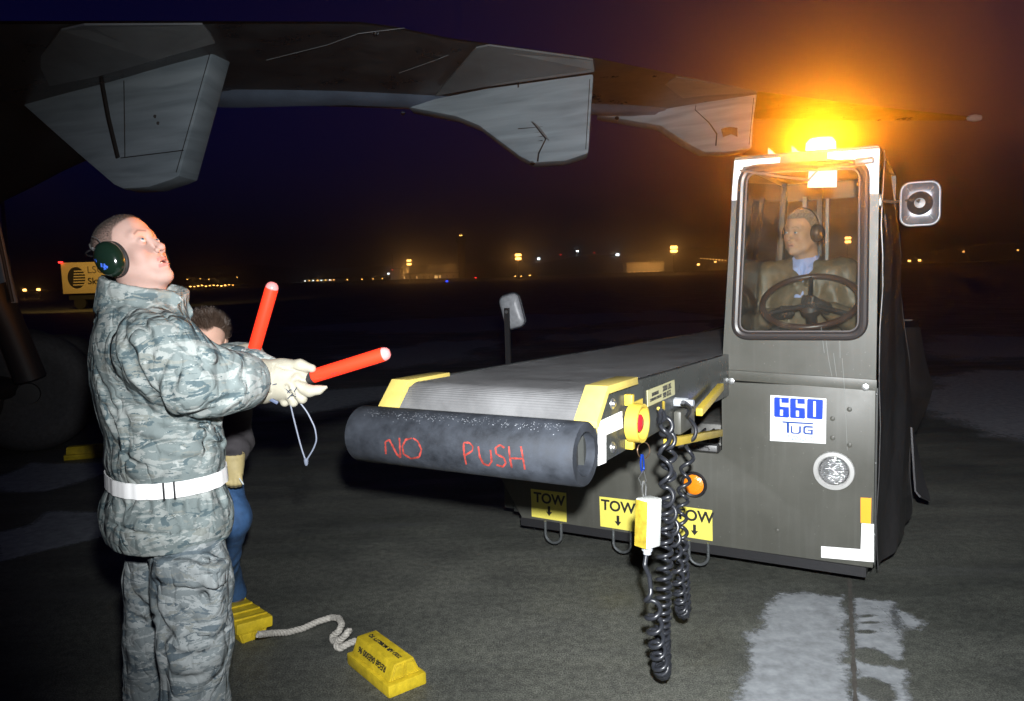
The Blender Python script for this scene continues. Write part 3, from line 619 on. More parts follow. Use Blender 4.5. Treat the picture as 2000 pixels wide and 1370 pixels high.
def glass_mat():
    m = bpy.data.materials.new('window_glass'); m.use_nodes = True; n = m.node_tree.nodes; L = m.node_tree.links; n.remove(n['Principled BSDF'])
    out = n['Material Output']; tr = n.new('ShaderNodeBsdfTransparent'); tr.inputs[0].default_value = (.9, .92, .9, 1); gl = n.new('ShaderNodeBsdfGlossy'); gl.inputs['Roughness'].default_value = .03
    fr = n.new('ShaderNodeFresnel'); fr.inputs[0].default_value = 1.45; mx = n.new('ShaderNodeMixShader'); L.new(fr.outputs[0], mx.inputs[0]); L.new(tr.outputs[0], mx.inputs[1]); L.new(gl.outputs[0], mx.inputs[2])
    # a film of dust and dried drops on the pane
    df = n.new('ShaderNodeBsdfDiffuse'); df.inputs[0].default_value = (.5, .47, .42, 1); tc = n.new('ShaderNodeTexCoord'); t = n.new('ShaderNodeTexNoise'); t.inputs['Scale'].default_value = 9; t.inputs['Detail'].default_value = 8
    L.new(tc.outputs['Object'], t.inputs['Vector']); vo = n.new('ShaderNodeTexVoronoi'); vo.inputs['Scale'].default_value = 70; L.new(tc.outputs['Object'], vo.inputs['Vector'])
    mr = n.new('ShaderNodeMapRange'); mr.inputs['From Min'].default_value = .3; mr.inputs['From Max'].default_value = .8; mr.inputs['To Min'].default_value = .006; mr.inputs['To Max'].default_value = .035; L.new(t.outputs['Fac'], mr.inputs['Value'])
    ls = n.new('ShaderNodeMath'); ls.operation = 'LESS_THAN'; ls.inputs[1].default_value = .08; L.new(vo.outputs['Distance'], ls.inputs[0])
    m2 = n.new('ShaderNodeMath'); m2.operation = 'MULTIPLY_ADD'; m2.inputs[1].default_value = .04; L.new(ls.outputs[0], m2.inputs[0]); L.new(mr.outputs[0], m2.inputs[2])
    m3 = n.new('ShaderNodeMixShader'); L.new(m2.outputs[0], m3.inputs[0]); L.new(mx.outputs[0], m3.inputs[1]); L.new(df.outputs[0], m3.inputs[2]); L.new(m3.outputs[0], out.inputs[0])
    return m
GLS = glass_mat()
bl = empty('belt_loader', ORG, -YAW, 'olive belt loader with enclosed cab, black push roll and flashing amber beacon', 'belt loader')
def slab(uz, v0, v1, name, m, par=bl, bev=.004, smooth=35.):   # polygon in (u, z) between two v
    return MB().prism([(-u, v0, z) for u, z in uz], (0, v1-v0, 0)).build(name, m, par, smooth, bev)
# body front plate with its cut-out under the conveyor
body = slab([(0, .193), (1.94, .185), (2.09, .43), (2.09, 1.0), (1.02, 1.0), (1.02, .72), (1.0, .69), (.75, .69), (.728, .715), (.728, 1.075), (0, 1.075)], 0, .05, 'body_front', OL)
MB().span((-2.09, .05, .22), (-2.03, 6.6, .98)).span((-.07, 1.5, .24), (-.01, 6.6, .98)).span((-2.09, 6.5, .22), (-.01, 6.55, .98)).span((-2.03, .06, .2), (-.07, 6.5, .3)).span((-2.03, 1.9, .9), (-.07, 6.5, .96)).build('body', OLD, bl)
MB().span((-.73, .05, .3), (-.70, 1.5, 1.06)).build('cab_side', OLD, bl)
MB().span((-1.95, -.0, .14), (-.03, .35, .19)).build('under_frame', BLK, bl)
# engine bay seen through the cut-out
e = MB().span((-1.0, .35, .35), (-.76, .9, .78), .02).span((-.98, .2, .6), (-.8, .34, .66), .01).build('engine_block', mat('engine_metal', (.16, .16, .15), .5, metal=.4, var=.4, vs=20), bl)
for x in (-.93, -.88, -.83): MB().tube([(x, .3, .66), (x, .28, .72), (x+.03, .4, .76)], .009, 8).build('hose', BLK, bl)
MB().span((-1.01, .14, .66), (-.79, .2, .7), .004).cyl((-.9, .13, .68), (-.9, .11, .68), .014, 6).cyl((-.84, .13, .68), (-.84, .11, .68), .014, 6).build('bracket', M_steel, bl)
# cab front: seam strip, then the tapering panel with the window opening
slab([(-.004, 1.062), (.730, 1.088), (.726, 1.14), (-.004, 1.115)], -.004, .0, 'seam_strip', OL, bev=.002)
def ring_panel(outer, inner, v0, v1, name, m, par):
    """outer: 4 corner (u,z); inner: rounded loop (u,z), same sense; bridged"""
    n = len(inner); out = []
    cu_ = sum(p[0] for p in inner)/n; cz_ = sum(p[1] for p in inner)/n
    for (u, z) in inner:          # radial projection onto the outer quad
        best = None
        for i in range(4):
            (a0, a1), (b0, b1) = outer[i], outer[(i+1) % 4]; dx, dz = u-cu_, z-cz_; ex, ez = b0-a0, b1-a1; D = dx*(-ez)+ex*dz
            if abs(D) < 1e-9: continue
            t = ((a0-cu_)*(-ez)+ex*(a1-cz_))/D; s_ = (dx*(a1-cz_)-dz*(a0-cu_))/D
            if t > 0 and -1e-6 <= s_ <= 1+1e-6 and (best is None or t < best[0]): best = (t, cu_+dx*t, cz_+dz*t)
        out.append((best[1], best[2]))
    for c in outer:               # snap the nearest projected point to each corner
        k = min(range(n), key=lambda i: (out[i][0]-c[0])**2+(out[i][1]-c[1])**2); out[k] = c
    V = [(-u, v0, z) for u, z in inner]+[(-u, v0, z) for u, z in out]+[(-u, v1, z) for u, z in inner]+[(-u, v1, z) for u, z in out]; F = []
    for i in range(n):
        j = (i+1) % n; F += [(i, j, n+j, n+i), (2*n+i, 3*n+i, 3*n+j, 2*n+j), (i, 2*n+i, 2*n+j, j), (n+i, n+j, 3*n+j, 3*n+i)]
    return MB().add(V, F).build(name, m, par, 35)
def winloop(g_, r=.075, n=8):
    """rounded window outline in (u,z), grown by g_"""
    c = [(.055-g_, 1.322-g_), (.655+g_, 1.316-g_), (.617+g_, 2.150+g_), (.057-g_, 2.128+g_)]; P = []
    for i in range(4):
        p = np.array(c[i]); a = nrm(np.array(c[i-1])-p); b = nrm(np.array(c[(i+1) % 4])-p); rr = r+g_
        for k in range(n+1):
            t = k/n; P.append(tuple(p+a*rr*(1-t)**2+b*rr*t**2))
    return P
cabf = ring_panel([(0, 1.116), (.725, 1.141), (.660, 2.203), (0, 2.193)], winloop(-.006), -.002, .03, 'cab_front', OL, bl)
seal = winloop(.0); n_ = len(seal)
wsl = MB(); wsl.tube([(-u, -.012, z) for u, z in seal], .021, 10, closed=True); wf = wsl.build('window_seal', mat('seal_rubber', (.035, .03, .03), .35), bl)
MB().tube([(-u, -.017, z) for u, z in winloop(-.024)], .004, 6, closed=True).build('seal_lip', mat('seal_lip', (.13, .12, .12), .4), wf)
wi = winloop(-.004); cu_ = sum(p[0] for p in wi)/len(wi); cz_ = sum(p[1] for p in wi)/len(wi)
MB().prism([(-u, .004, z) for u, z in wi], (0, .004, 0)).build('window_pane', GLS, bl, smooth=0)
MB().prism([pv(x, y, .002) for x, y in ((1580, 333), (1635, 331), (1634, 366), (1577, 367))], (0, -.002, 0)).build('window_sticker', mat('sticker_grey', (.6, .62, .6), .5), bl, smooth=0)
# wiper
MB().tube([pv(1690, 322, -.03), pv(1600, 330, -.035), pv(1580, 351, -.03)], .005, 6).tube([pv(1445, 333, -.03), pv(1520, 345, -.03), pv(1582, 352, -.03)], .006, 6).span((-.10, -.045, 2.12), (-.02, -.0, 2.15), .008).build('wiper', mat('wiper_metal', (.2, .19, .18), .35, metal=.5), bl)
# cab shell: left side with window, roof, rear wall with openings, pillars, floor, dash
D = 1.35
MB().span((-.66, .03, 2.165), (-.0, .10, 2.19)).build('roof_rail', OL, bl)
MB().prism([(-.004, .004, 2.194), (-.658, .004, 2.204), (-.658, D, 2.204), (-.004, D, 2.194)], (0, 0, .012)).build('roof', OL, bl, bev=.004)
pl_ = MB()
for (u0, u1) in ((.725, .66),):
    pl_.add([(-.725, .03, 1.1), (-.695, .03, 1.1), (-.632, .03, 2.19), (-.66, .03, 2.19), (-.725, .10, 1.1), (-.695, .10, 1.1), (-.632, .10, 2.19), (-.66, .10, 2.19)], [(0, 1, 2, 3), (7, 6, 5, 4), (0, 4, 5, 1), (1, 5, 6, 2), (2, 6, 7, 3), (3, 7, 4, 0)])
    pl_.add([(-.725, D-.08, 1.0), (-.69, D-.08, 1.0), (-.63, D-.08, 2.19), (-.66, D-.08, 2.19), (-.725, D, 1.0), (-.69, D, 1.0), (-.63, D, 2.19), (-.66, D, 2.19)], [(0, 1, 2, 3), (7, 6, 5, 4), (0, 4, 5, 1), (1, 5, 6, 2), (2, 6, 7, 3), (3, 7, 4, 0)])
pl_.span((-.72, .10, 1.06), (-.70, D, 1.30)).build('left_frame', OL, bl)
MB().add([(-.70, .1, 1.3), (-.70, D-.08, 1.3), (-.645, D-.08, 2.17), (-.645, .1, 2.17), (-.705, .1, 1.3), (-.705, D-.08, 1.3), (-.65, D-.08, 2.17), (-.65, .1, 2.17)], [(0, 1, 2, 3), (7, 6, 5, 4), (0, 4, 5, 1), (1, 5, 6, 2), (2, 6, 7, 3), (3, 7, 4, 0)]).build('side_pane', GLS, bl, smooth=0)
bk = MB().span((-.66, D-.03, 1.0), (-.0, D, 1.35)).span((-.05, D-.05, 1.3), (-.0, D, 2.19)).span((-.66, D-.03, 2.08), (-.0, D, 2.19)).span((-.45, D-.05, 1.3), (-.42, D, 2.19)).build('rear_frame', OLD, bl)
MB().span((-.395, D-.07, 1.55), (-.375, D-.05, 2.08)).span((-.53, D-.09, 1.35), (-.505, D-.05, 2.1)).build('guard_bar', mat('pale_bar', (.2, .2, .19), .5), bl)
MB().span((-.7, .05, .42), (-.0, D, .46)).build('floor', OLD, bl)
MB().span((-.70, .05, .5), (-.01, .10, 1.30)).span((-.68, .10, 1.12), (-.02, .34, 1.26), .02).build('dashboard', mat('dash_black', (.06, .058, .055), .6, var=.2, vs=12), bl)
MB().span((-.56, .78, .46), (-.1, 1.24, .84), .03).build('seat_base', BLK, bl)
MB().span((-.54, .74, .84), (-.12, 1.2, .95), .04).span((-.54, 1.16, .9), (-.12, 1.28, 1.42), .05).build('seat', mat('seat_vinyl', (.03, .03, .03), .5), bl)
# folded cloth pad / papers on the dash
MB().prism([(-.56, .14, 1.262), (-.41, .12, 1.262), (-.38, .2, 1.262), (-.53, .24, 1.262)], (0, 0, .03)).build('paper_pad', mat('pale_blue_paper', (.45, .6, .75), .6), bl, bev=.004)
# steering wheel
wc = Vector(pv(1582, 588, .42)); wr = .245; wn = Vector((0, -.52, .85)).normalized(); q_ = wn.to_track_quat('Z', 'Y').to_matrix()
sw = MB().tube([wc+q_ @ Vector((wr*cos(t), wr*sin(t), 0)) for t in np.linspace(0, 2*pi, 49)[:-1]], .0165, 12, closed=True).build('steering_wheel', mat('wheel_brown', (.045, .02, .015), .35), bl)
hb = MB().lathe([(0, -.05), (.05, -.045), (.055, -.01), (.035, .01), (0, .012)], wc-wn*.03, wn, 24)
for t in (pi/2+.1, pi*1.17, -pi*.17): hb.tube([wc-wn*.025, wc-wn*.012+q_ @ Vector((wr*.5*cos(t), wr*.5*sin(t), 0)), wc+q_ @ Vector((wr*cos(t), wr*sin(t), 0))], [.016, .013, .011], 8)
hb.tube([wc-wn*.05, wc-wn*.3], .03, 12).build('hub', BLK, sw)
# reflective tape, stripe corners
def tape(pts, v, name='reflective_tape', m=REFL, th=.003): return MB().prism([pv(x, y, v) for x, y in pts], (0, -th, 0)).build(name, m, bl, smooth=0)
tape([(1435, 314), (1524, 308), (1523, 318), (1452, 326), (1446, 340), (1445, 391), (1429, 392)], -.003)
tape([(1617, 298), (1718, 291), (1715, 379), (1698, 379), (1697, 345), (1688, 322), (1670, 316), (1616, 310)], -.003)
tape([(1604, 1067), (1681, 1073), (1683, 1022), (1707, 1024), (1707, 1098), (1604, 1089)], -.001)
tape([(1681, 972), (1702, 973), (1701, 1023), (1681, 1021)], -.001, 'amber_reflector', mat('amber_tape', (1, .42, .02), .35, spec=.9))
# 660 sticker
stk = tape([(1505, 772), (1614, 779), (1613, 867), (1504, 861)], -.001, 'fleet_sticker', STK, .002)
def dq(pts, m, name, v=-.0045): return MB().prism([pv(1380+x/3.114, 700+y/3.114, v) for x, y in pts], (0, -.001, 0)).build(name, m, stk, smooth=0)
def six(x0, y0, dy=0):
    b = [(x0+8, y0), (x0+90, y0+5), (x0+90, y0+36), (x0+45, y0+34), (x0+45, y0+58), (x0+90, y0+61), (x0+92, y0+120), (x0+84, y0+125), (x0+6, y0+120), (x0, y0+113), (x0, y0+6)]
    dq(b, BLU, 'numeral'); dq([(x0+35, y0+10), (x0+44, y0+10), (x0+44, y0+56), (x0+36, y0+56)], STK, 'numeral_cut', -.0055); dq([(x0+36, y0+76), (x0+54, y0+77), (x0+54, y0+112), (x0+36, y0+111)], STK, 'numeral_cut', -.0055)
six(411, 237); six(508, 243)
dq([(619, 247), (702, 252), (709, 258), (706, 367), (700, 373), (616, 367), (610, 361), (612, 253)], BLU, 'numeral'); dq([(650, 262), (665, 263), (664, 356), (649, 355)], STK, 'numeral_cut', -.0055)
DB = mat('logo_blue', (.012, .06, .3), .35)
dq([(461, 383), (648, 394), (648, 403), (502, 395), (503, 455), (488, 454), (487, 394), (461, 392)], DB, 'logo')
dq([(513, 412), (522, 412), (521, 447), (530, 452), (555, 453), (562, 448), (563, 413), (575, 414), (574, 452), (562, 461), (523, 459), (511, 451)], DB, 'logo')
dq([(588, 418), (600, 411), (647, 414), (647, 424), (606, 422), (600, 427), (599, 448), (606, 454), (634, 456), (635, 442), (614, 441), (614, 433), (647, 435), (646, 466), (600, 463), (588, 453)], DB, 'logo')
for s_, y_ in (('TECHNOLOGIES', 480), ('CORPORATION', 498)):
    p = pv(1380+568/3.114, 700+y_/3.114, -.0045); text(s_, .019, p, (pi/2, radians(-.6), 0), DB, stk, 'small_print', sx=.97)
# tow labels with arrows and hooks
for i, (xl, yt, xr, yb) in enumerate(((1037, 955, 1106, 1018), (1171, 970, 1241, 1037), (1320, 988, 1391, 1055))):
    lb = MB().prism([pv(xl, yt, -.001), pv(xr, yt+(8 if i < 2 else 9), -.001), pv(xr+1, yb+2, -.001), pv(xl+2, yb-9, -.001)], (0, -.002, 0)).build('tow_label', LBL, bl, smooth=0)
    xm = (xl+xr)/2+1; p = pv(xm, yt+21, -.0035); text('TOW', .085, p, (pi/2, radians(.6), 0), INK, lb, sx=.98, off=.0022)
    c = pv(xm, yb-18, -.004)
    MB().prism([(c[0]+dx*.2, c[1], c[2]+dz*.2) for dx, dz in ((-.04, .17), (.04, .17), (.04, 0), (.1, 0), (0, -.13), (-.1, 0), (-.04, 0))], (0, -.001, 0)).build('arrow', INK, lb, smooth=0)
    x = pv(xm+8, yb, -.03)[0]; z = .21 if i else .2; hk = []
    for t in np.linspace(0, pi, 13): hk.append((x-.052*cos(t), -.032, z-.075-.05*sin(t)))
    MB().tube([(x-.052, -.032, z)]+hk+[(x+.052, -.032, z)], .0085, 10).build('tow_hook', mat('hook_steel', (.12, .13, .135), .35, metal=.5, var=.3, vs=40), bl)
# headlamp
hc = pv(1629, 919, 0)
hl = MB().lathe([(.088, 0), (.096, .011), (.093, .022), (.076, .026), (.070, .018), (.070, .0)], hc, (0, -1, 0), 48).build('headlamp', mat('lamp_bezel', (.42, .42, .41), .5, var=.08, vs=30), bl)
hm = MB(); prof = [(0, .032), (.025, .031), (.046, .027), (.060, .020), (.068, .010)]; hm.lathe(prof, hc, (0, -1, 0), 48)
def lens_mat():
    m = mat('lamp_glass', (.75, .76, .78), .14, metal=.85); n = m.node_tree.nodes; L = m.node_tree.links; tc = n.new('ShaderNodeTexCoord'); wv = n.new('ShaderNodeTexWave'); wv.bands_direction = 'Z'; wv.inputs['Scale'].default_value = 26; wv.inputs['Distortion'].default_value = 1.5; wv.inputs['Detail Scale'].default_value = 4
    L.new(tc.outputs['Object'], wv.inputs['Vector']); vo = n.new('ShaderNodeTexVoronoi'); vo.inputs['Scale'].default_value = 90; L.new(tc.outputs['Object'], vo.inputs['Vector'])
    a = n.new('ShaderNodeMath'); a.operation = 'ADD'; L.new(wv.outputs['Fac'], a.inputs[0]); L.new(vo.outputs['Distance'], a.inputs[1]); bp = n.new('ShaderNodeBump'); bp.inputs['Strength'].default_value = .9; bp.inputs['Distance'].default_value = .004
    L.new(a.outputs[0], bp.inputs['Height']); L.new(bp.outputs[0], n['Principled BSDF'].inputs['Normal']); return m
hm.build('lens', lens_mat(), hl, smooth=70)
# amber indicator
ic = pv(1356, 946, 0)
il = MB().lathe([(.068, 0), (.072, .01), (.066, .016), (.06, .012)], ic, (0, -1, 0), 40).build('indicator', BLK, bl)
il2 = MB().lathe([(0, .02), (.03, .019), (.052, .014), (.06, .006)], ic, (0, -1, 0), 40).build('lens', mat('amber_lens', (.95, .26, .01), .22, spec=.7, bump=.5, bs=90), il)
# bolts and screws
bb = [(1428, 745, .012), (1690, 757, .012), (1659, 800, .008), (1626, 818, .008), (1626, 856, .008), (1659, 870, .008), (1518, 1037, .007)]
for x, y, r in bb:
    c = pv(x, y, -.004); MB().lathe([(r*1.5, 0), (r*1.4, .003), (r, .004), (r*.95, .009), (0, .01)], c, (0, -1, 0), 12).build('bolt', OL if r < .01 else BOLT, bl)
# scratches down the cab panel
SC = mat('scratch', (.2, .21, .2), .6)
for pts in ([(1612, 655), (1618, 700), (1625, 736)], [(1628, 690), (1634, 736)], [(1645, 700), (1648, 740), (1651, 790), (1655, 880)], [(1604, 640), (1610, 690)], [(1640, 650), (1641, 700)]):
    MB().prism([pv(x-.45, y, -.0045) for x, y in pts]+[pv(x+.35, y, -.0045) for x, y in pts[::-1]], (0, -.0006, 0)).build('scratch', SC, bl, smooth=0)
# beacon
def lit_lens():
    m = bpy.data.materials.new('beacon_amber'); m.use_nodes = True; n = m.node_tree.nodes; L = m.node_tree.links; n.remove(n['Principled BSDF'])
    tr = n.new('ShaderNodeBsdfTransparent'); tr.inputs[0].default_value = (1, .8, .5, 1); em = n.new('ShaderNodeEmission'); em.inputs[0].default_value = (1, .5, .06, 1); em.inputs[1].default_value = BEACON_ES
    mx = n.new('ShaderNodeMixShader'); mx.inputs[0].default_value = .25; L.new(tr.outputs[0], mx.inputs[1]); L.new(em.outputs[0], mx.inputs[2]); L.new(mx.outputs[0], n['Material Output'].inputs[0]); return m
be = empty('beacon_anchor'); bpy.data.objects.remove(be)
bc = pv(1603, 294, .42); bz = 2.208
be = MB().lathe([(.06, 0), (.085, .005), (.085, .02), (.07, .025)], (bc[0], .42, bz), (0, 0, 1), 32).build('beacon', BLK, bl)
MB().lathe([(.072, .022), (.075, .04), (.072, .095), (.055, .115), (0, .12)], (bc[0], .42, bz), (0, 0, 1), 32).build('lens', lit_lens(), be)
l_ = bpy.data.lights.new('beacon_light', 'SPOT'); l_.energy = BEACON_W; l_.color = (1, .36, .015); l_.spot_size = radians(165); l_.spot_blend = .5; l_.shadow_soft_size = .06   # the turning reflector, caught facing forward
lo1 = bpy.data.objects.new('beacon_light', l_); COL.objects.link(lo1); lo1.parent = be; lo1.location = (bc[0], .42, bz+.05); lo1.rotation_euler = Vector((-.15, -1, .06)).to_track_quat('-Z', 'Y').to_euler()
for x, y in ((1500, 297), (1546, 292)):
    c = pv(x, y, .1); MB().prism([(c[0], .1, 2.207), (c[0]+.055, .1, 2.207), (c[0], .1, 2.26)], (0, .006, 0)).build('roof_bracket', mat('bracket_grey', (.4, .4, .4), .5), bl, smooth=0)
# cab-side mirror (its back) on a tube arm
mc = pv(1797, 398, -.05); mr_ = rrect(0, 0, .155, .19, .04, 6)
mi = MB(); bk_ = []
for s_, dy in ((1, .012), (1, .002), (.9, -.012), (.55, -.02), (.0, -.021)):
    bk_.append([(mc[0]+u*s_, mc[1]+dy, mc[2]+z*s_) for u, z in mr_+[mr_[0]]])
mi.sheet(bk_); mi.prism([(mc[0]+u, mc[1]+.012, mc[2]+z) for u, z in mr_], (0, .004, 0)); MG = mat('mirror_shell', (.2, .2, .22), .32, metal=.65, var=.2, vs=18)
mo = mi.build('side_mirror', MG, bl, smooth=50)
MB().tube([(mc[0]+u*1.0, mc[1]+.004, mc[2]+z*1.0) for u, z in mr_], .005, 8, closed=True).build('rim', mat('rim_chrome', (.6, .6, .6), .3, metal=.8), mo)
MB().lathe([(.05, 0), (.052, .006), (.03, .018), (.022, .03), (0, .032)], (mc[0], mc[1]-.018, mc[2]), (0, -1, 0), 28).build('pivot', BLK, mo)
for sx, sz in ((-1, -1), (1, -1), (-1, 1), (1, 1)): MB().tube([(mc[0]+sx*.04, mc[1]-.022, mc[2]+sz*.052), (mc[0]+sx*.052, mc[1]-.016, mc[2]+sz*.07)], .0028, 6).build('shell_rib', BOLT, mo)
MB().tube([pv(1723, 392, .06), pv(1745, 395, .02), pv(1770, 392, -.06), (mc[0], mc[1]-.05, mc[2]+.008), (mc[0], mc[1]-.02, mc[2])], [.008, .008, .008, .0085, .012], 10).span((-.01, .03, pv(1723, 392, .06)[2]-.03), (.012, .07, pv(1723, 392, .06)[2]+.03), .004).build('mirror_arm', mat('arm_metal', (.12, .11, .1), .3, metal=.6), mo)
# far mirror on its post, left of the conveyor
v2 = 1.3; c2 = pv(1000, 608, v2); ang = radians(14)
lp_ = [(u*cos(ang)-z*sin(ang), u*sin(ang)+z*cos(ang)) for u, z in rrect(0, 0, .17, .27, .05, 6)]
lp_ = [(u+.0*z, z) for u, z in lp_]
m2_ = MB(); bk_ = [[(c2[0]+u*s_*1.05, v2+dy, c2[2]+z*s_) for u, z in lp_+[lp_[0]]] for s_, dy in ((1, .02), (1, .0), (.88, -.022), (.5, -.034), (0, -.036))]
m2_.sheet(bk_); m2_.prism([(c2[0]+u*1.05, v2+.02, c2[2]+z) for u, z in lp_], (0, .004, 0)); m2o = m2_.build('side_mirror', mat('mirror_shell_grey', (.27, .28, .3), .4, var=.25, vs=25), bl, smooth=50)
MB().tube([(c2[0]+u*1.05, v2+.004, c2[2]+z) for u, z in lp_], .007, 8, closed=True).build('rim', RUB, m2o)
pt, pb = pv(990, 602, v2-.06), pv(990, 745, v2-.06)
MB().span((pt[0]-.022, v2-.07, .95), (pt[0]+.022, v2-.055, pt[2])).build('mirror_post', BLK, m2o); MB().lathe([(.014, 0), (.012, .008), (0, .009)], (pt[0], v2-.07, pt[2]-.03), (0, -1, 0), 8).build('bolt', BOLT, m2o)
# ---- soft vinyl door along the cab's right side
VIN = mat('black_vinyl', (.035, .034, .036), .38, var=.3, vs=6, bump=.5, bs=18, spec=.5); CLR = mat('clear_vinyl', (.3, .3, .3), .12, alpha=.35, spec=.8)
edge = [(300, 1724), (345, 1738), (400, 1746), (450, 1752), (500, 1757), (560, 1759), (620, 1763), (700, 1772), (780, 1777), (860, 1778), (930, 1775), (985, 1779), (1000, 1780)]
Gd = []
for k, (y, x) in enumerate(edge):
    pr_ = pv(x, y-(0 if k < 11 else 0), .95); z = pr_[2]; row = []
    for j, s_ in enumerate(np.linspace(0, 1, 14)):
        v_ = .05+s_*.9; xb = pr_[0]*(1-(1-s_)**1.6)+.012*(s_ < .02)
        wob = .012*sin(s_*9+k*.9)*s_*(1-s_)*4+.006*sin(s_*21+k*1.7)
        if k == len(edge)-1: z_ = z+.02+(.16*(1-s_))*(-.9)
        else: z_ = z
        row.append((xb+wob, v_, min(2.19, max(.17, z_))))
    Gd.append(row)
dr = MB().sheet(Gd[5:], .004).build('vinyl_door', VIN, bl, smooth=60)
MB().sheet(Gd[:6], .004).build('door_window', mat('smoked_vinyl', (.04, .036, .036), .34, alpha=.93, spec=.35, bump=.4, bs=14), dr, smooth=60)
MB().tube([r[-1] for r in Gd], .006, 8).build('door_piping', mat('piping_grey', (.06, .06, .06), .7), dr)
MB().sheet([[pv(x, y, .2+.4*(x-1724)/16) for x in (1724, 1733, 1742)] for y in (540, 552, 575)], .002).build('door_reflector', REFL, dr)
MB().tube([pv(x, y, .35) for x, y in ((1727, 420), (1730, 470), (1731, 530))], .01, 8).build('door_fold', mat('fold_shine', (.05, .048, .048), .4, spec=.4), dr)
g2 = []
for k, (y, x0_, x1_) in enumerate(((640, 1762, 1796), (700, 1772, 1806), (735, 1776, 1815), (755, 1776, 1822), (790, 1776, 1812), (840, 1776, 1790), (850, 1776, 1781))):
    g2.append([pv(x0_+(x1_-x0_)*s_, y, 1.15+.5*s_+.02*sin(k+s_*5)) for s_ in np.linspace(0, 1, 8)])
MB().sheet(g2, .004).build('rear_curtain', VIN, bl, smooth=60)
g2 = []
for k, (y, x0_, x1_) in enumerate(((835, 1778, 1782), (870, 1780, 1789), (920, 1783, 1800), (960, 1786, 1812), (972, 1796, 1814))):
    g2.append([pv(x0_+(x1_-x0_)*s_, y+(8*s_), 1.0+.25*s_) for s_ in np.linspace(0, 1, 6)])
MB().sheet(g2, .01).build('door_strap', mat('strap_vinyl', (.07, .07, .075), .4), bl, smooth=60)
for y in (770, 905, 1045): MB().lathe([(.008, 0), (.007, .004), (0, .005)], (.001, .03, pv(1712, y, .03)[2]), (1, 0, 0), 10).build('bolt', BOLT, bl)
MB().span((-.0, .03, .2), (.008, 1.0, 1.07)).build('side_sill', OLD, bl)
# wheels under the frame
for (u, v) in ((.18, 1.3), (1.92, .95), (.18, 4.6), (1.92, 4.6)):
    t_ = MB().lathe([(.16, -.09), (.26, -.1), (.31, -.07), (.32, 0), (.31, .07), (.26, .1), (.16, .09)], (-u, v, .32), (1, 0, 0), 36).build('wheel', M_rub, bl)
    MB().lathe([(.16, .08), (.12, .05), (0, .06)], (-u, v, .32), (1 if u < 1 else -1, 0, 0), 24).build('rim', OL, t_)
# ---- conveyor
CS = -.033
def cz(v): return CS*(v+1.72)
def cspan(u0, u1, v0, v1, z0, z1, name, m, bev=.004, par=bl):
    q = [(-u0, v0, z0+cz(v0)), (-u1, v0, z0+cz(v0)), (-u1, v0, z1+cz(v0)), (-u0, v0, z1+cz(v0)), (-u0, v1, z0+cz(v1)), (-u1, v1, z0+cz(v1)), (-u1, v1, z1+cz(v1)), (-u0, v1, z1+cz(v1))]
    return MB().add(q, [(0, 1, 2, 3), (7, 6, 5, 4), (0, 4, 5, 1), (1, 5, 6, 2), (2, 6, 7, 3), (3, 7, 4, 0)]).build(name, m, par, 35, bev)
CL = 6.8; U0, U1 = .69, 1.56
SID = mat('conveyor_side', (.06, .065, .062), .28, metal=.25, var=.15, vs=4, rvar=.12, spec=.5)
for (ua, ub) in ((U0, U0+.03), (U1-.03, U1)):
    prof = [(-1.735, 1.035), (-1.735, 1.175), (-1.64, 1.275), (CL, 1.275+cz(CL)), (CL, 1.06+cz(CL)), (-.8, 1.03)]
    if ua > 1: prof = [(-1.735, 1.035), (-1.735, 1.16), (-1.60, 1.262), (CL, 1.262+cz(CL)), (CL, 1.06+cz(CL)), (-.8, 1.03)]
    MB().prism([(-ua, v, z) for v, z in prof], (-(ub-ua), 0, 0)).build('side_plate', SID, bl, bev=.003)
# belt: an endless loop over the nose roller, ribbed
bm_ = mat('belt_rubber', (.135, .136, .14), .78, var=.3, vs=5, spec=.3, rvar=.15)
def belt_nodes(m):
    n = m.node_tree.nodes; L = m.node_tree.links; uv = n.new('ShaderNodeUVMap'); uv.uv_map = 'run'; wv = n.new('ShaderNodeTexWave'); wv.bands_direction = 'X'; wv.inputs['Scale'].default_value = 314/pi/2/1.6; wv.inputs['Distortion'].default_value = .15; wv.wave_profile = 'SIN'
    L.new(uv.outputs[0], wv.inputs['Vector']); bp = n.new('ShaderNodeBump'); bp.inputs['Strength'].default_value = 1; bp.inputs['Distance'].default_value = .0010; L.new(wv.outputs['Fac'], bp.inputs['Height']); L.new(bp.outputs[0], n['Principled BSDF'].inputs['Normal'])
belt_nodes(bm_)
rows = []; run = []; R_ = .10; vc, zc = -1.60, 1.262-R_
path = [(vc+R_*cos(a)*1.0, zc+R_*sin(a)) for a in np.linspace(-pi/2, -pi*1.5, 40)]       # under, front, top
path = [(2.0, zc-R_+cz(2.0)), (.0, zc-R_+cz(0))]+path+[(v, zc+R_+cz(v)-cz(vc)) for v in np.linspace(-1.5, CL-.1, 90)]
s0 = 0; UVS = []
for i, (v, z) in enumerate(path):
    if i: s0 += sqrt((v-path[i-1][0])**2+(z-path[i-1][1])**2)
    sag = 0 if v < -1.4 else .006
    rows.append([(-(U0+.045+(U1-U0-.09)*t), v, z-sag*4*t*(1-t)) for t in np.linspace(0, 1, 9)]); run.append(s0)
bo = MB().sheet(rows, -.006).build('belt', bm_, bl, smooth=60)
uvl = bo.data.uv_layers.new(name='run'); key = {}
pa = np.array(path); ra = np.array(run)
for lp in bo.data.loops:
    c = bo.data.vertices[lp.vertex_index].co; k = int(np.argmin((pa[:, 0]-c.y)**2+(pa[:, 1]-c.z)**2)); uvl.data[lp.index].uv = (ra[k], -c.x)
